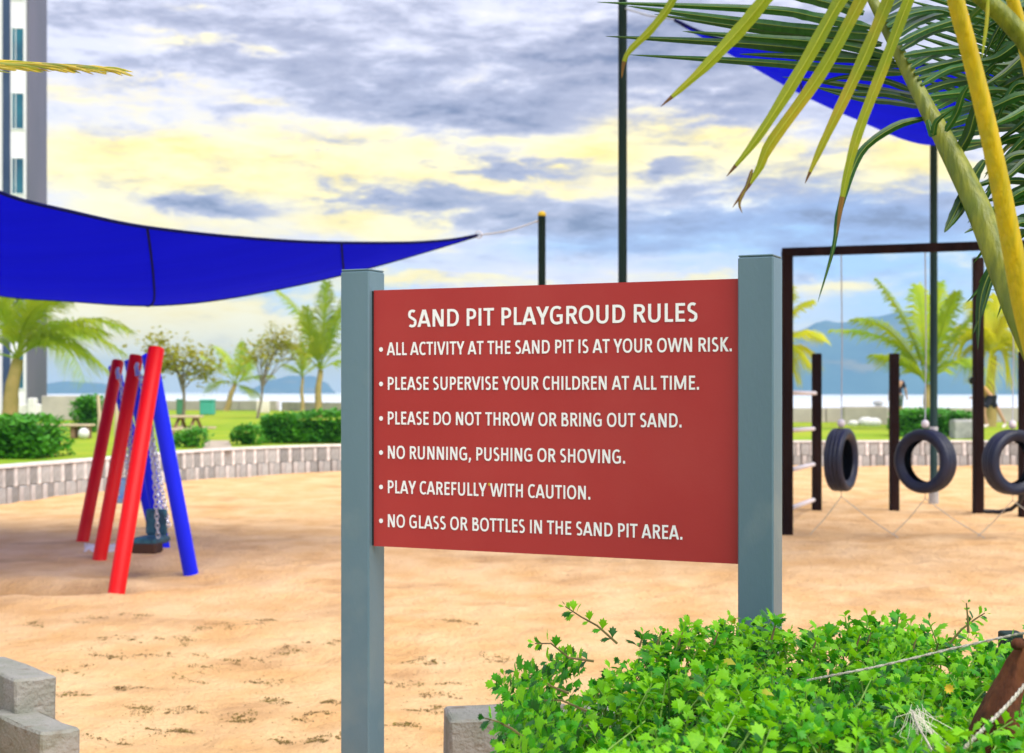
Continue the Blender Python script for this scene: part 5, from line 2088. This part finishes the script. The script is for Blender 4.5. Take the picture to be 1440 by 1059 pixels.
# frond of a palm outside the left edge, its golden tip hangs into the picture
random.seed(39)
lp = thing('coconut_palm', (-2.3, 4.9, UP), 'golden palm frond tip reaching in at the upper left in front of the tower', 'palm tree')
tr = MB()
tr.tube([(-2.3, 4.9, UP - .05), (-2.28, 4.9, 1.4), (-2.25, 4.9, 2.3)], [.13, .1, .08], 12)
obj('trunk', tr, M['trunk'], lp, smooth=True)
fl_, _p = rachis(lp, [Vector((-2.25, 4.9, 2.3)), P(-120, 100, 4.8), P(-60, 88, 4.75), P(20, 88, 4.7), P(100, 96, 4.7), P(150, 103, 4.7)], [.02, .012, .009, .007, .005, .002], M['rachis_yellow'])
for k in range(90):
    t = k / 89
    x0 = -90 + 235 * t
    y0 = 88 + 15 * max(0, t - .35) ** 1.3
    ln = random.uniform(60, 95) * (1 - .45 * t)
    dy = random.uniform(-1, 16) * (1 - .6 * t)
    l = [(x0, y0), (x0 + ln * .5, y0 + dy * .5), (x0 + ln, y0 + dy + 5 * t)]
    blade(fl_, PP(l, 4.7, 4.7 + random.uniform(-.3, .3)), random.uniform(3, 5) * px1 * 4.7, M['rachis_yellow'] if k % 3 else M['palm_lit'], .4)

# ------------------------------------------------------------------ stake, ropes
b = MB()
pts = [P(1395, 1062, 2.7), P(1412, 1005, 2.7), P(1430, 930, 2.7), P(1440, 885, 2.7)]
pts[0].z = UP - .02
_k = [(1372, 1130, .080), (1388, 1070, .074), (1402, 1020, .064), (1412, 985, .050), (1422, 955, .034), (1429, 930, .022), (1433, 914, .015), (1436, 898, .011)]
b.tube([P(x, y, 2.7) for x, y, r in _k], [r for x, y, r in _k], 16, flat=.6)
b.v = [(v[0] + .010 * noise.noise(Vector(v) * 40), v[1] + .010 * noise.noise(Vector(v) * 43), v[2] + .004 * noise.noise(Vector(v) * 70)) for v in b.v]
stake = obj('dead_palm_stub', b, M['stake'], smooth=True, label='brown dried palm stub with cord tied round its tip at the right edge', cat='palm stub')
b = MB()
b.ball(P(1431, 906, 2.68), .012, 8, (1.1, 1, .9))
obj('knot', b, M['stake'], stake, smooth=True)


def cord(path, r, label, twist=True):
    K_ = 60
    pts = []
    n = len(path)
    for i in range(K_ + 1):
        t = i / K_ * (n - 1)
        k = min(n - 2, int(t))
        f = t - k
        p0, p1, p2, p3 = path[max(0, k - 1)], path[k], path[k + 1], path[min(n - 1, k + 2)]
        pts.append(.5 * ((2 * p1) + (p2 - p0) * f + (2 * p0 - 5 * p1 + 4 * p2 - p3) * f * f + (3 * p1 - p0 - 3 * p2 + p3) * f ** 3))
    b = MB()
    for ph in (0, math.pi):
        q = []
        for i, p in enumerate(pts):
            a = i * 1.5 + ph
            q.append(p + Vector((0, math.cos(a), math.sin(a))) * r * .5)
        b.tube(q, r * .62, 5)
    return obj('cord', b, M['rope'], smooth=True, label=label, cat='cord')


cord(PP([(1445, 890), (1425, 893), (1340, 912), (1240, 936), (1165, 951), (1135, 957)], 2.7, 3.0), .0026, 'taut pale cord running from the dried stub across the leaves')
cord(PP([(1452, 950), (1420, 988), (1380, 1028), (1345, 1064), (1330, 1085)], 2.55, 2.5), .0042, 'thick white cord slanting down in the bottom right corner')
random.seed(3)
b = MB()
for k in range(34):
    a = P(1285 + random.gauss(0, 7), 1000 + random.gauss(0, 5), 2.72 + random.gauss(0, .02))
    e = P(1300 + random.gauss(0, 24) + (0 if k % 2 else 12), 1050 + random.uniform(-45, 25), 2.62)
    md = a.lerp(e, .5) + Vector((random.gauss(0, .012), 0, random.gauss(0, .01)))
    b.tube([a, md, e], [.0005, .0006, .0003], 3, caps=False)
obj('frayed_fibre', b, M['fibre'], label='pale frayed fibre tangled in the leaves near the white cord', cat='fibre')
cord(PP([(1283, 1000), (1290, 1020), (1303, 1042), (1318, 1070)], 2.66, 2.6), .0028, 'short frayed pale cord end hanging among the leaves')
b = MB()
p = P(1421, 902, 4.6)
b.box((p.x, 4.6, (UP + p.z) / 2 + .02), (.06, .06, p.z - UP + .02), bev=.004)
obj('marker_stake', b, M['pole_dark'], label='short dark green stake behind the dried stub', cat='stake')
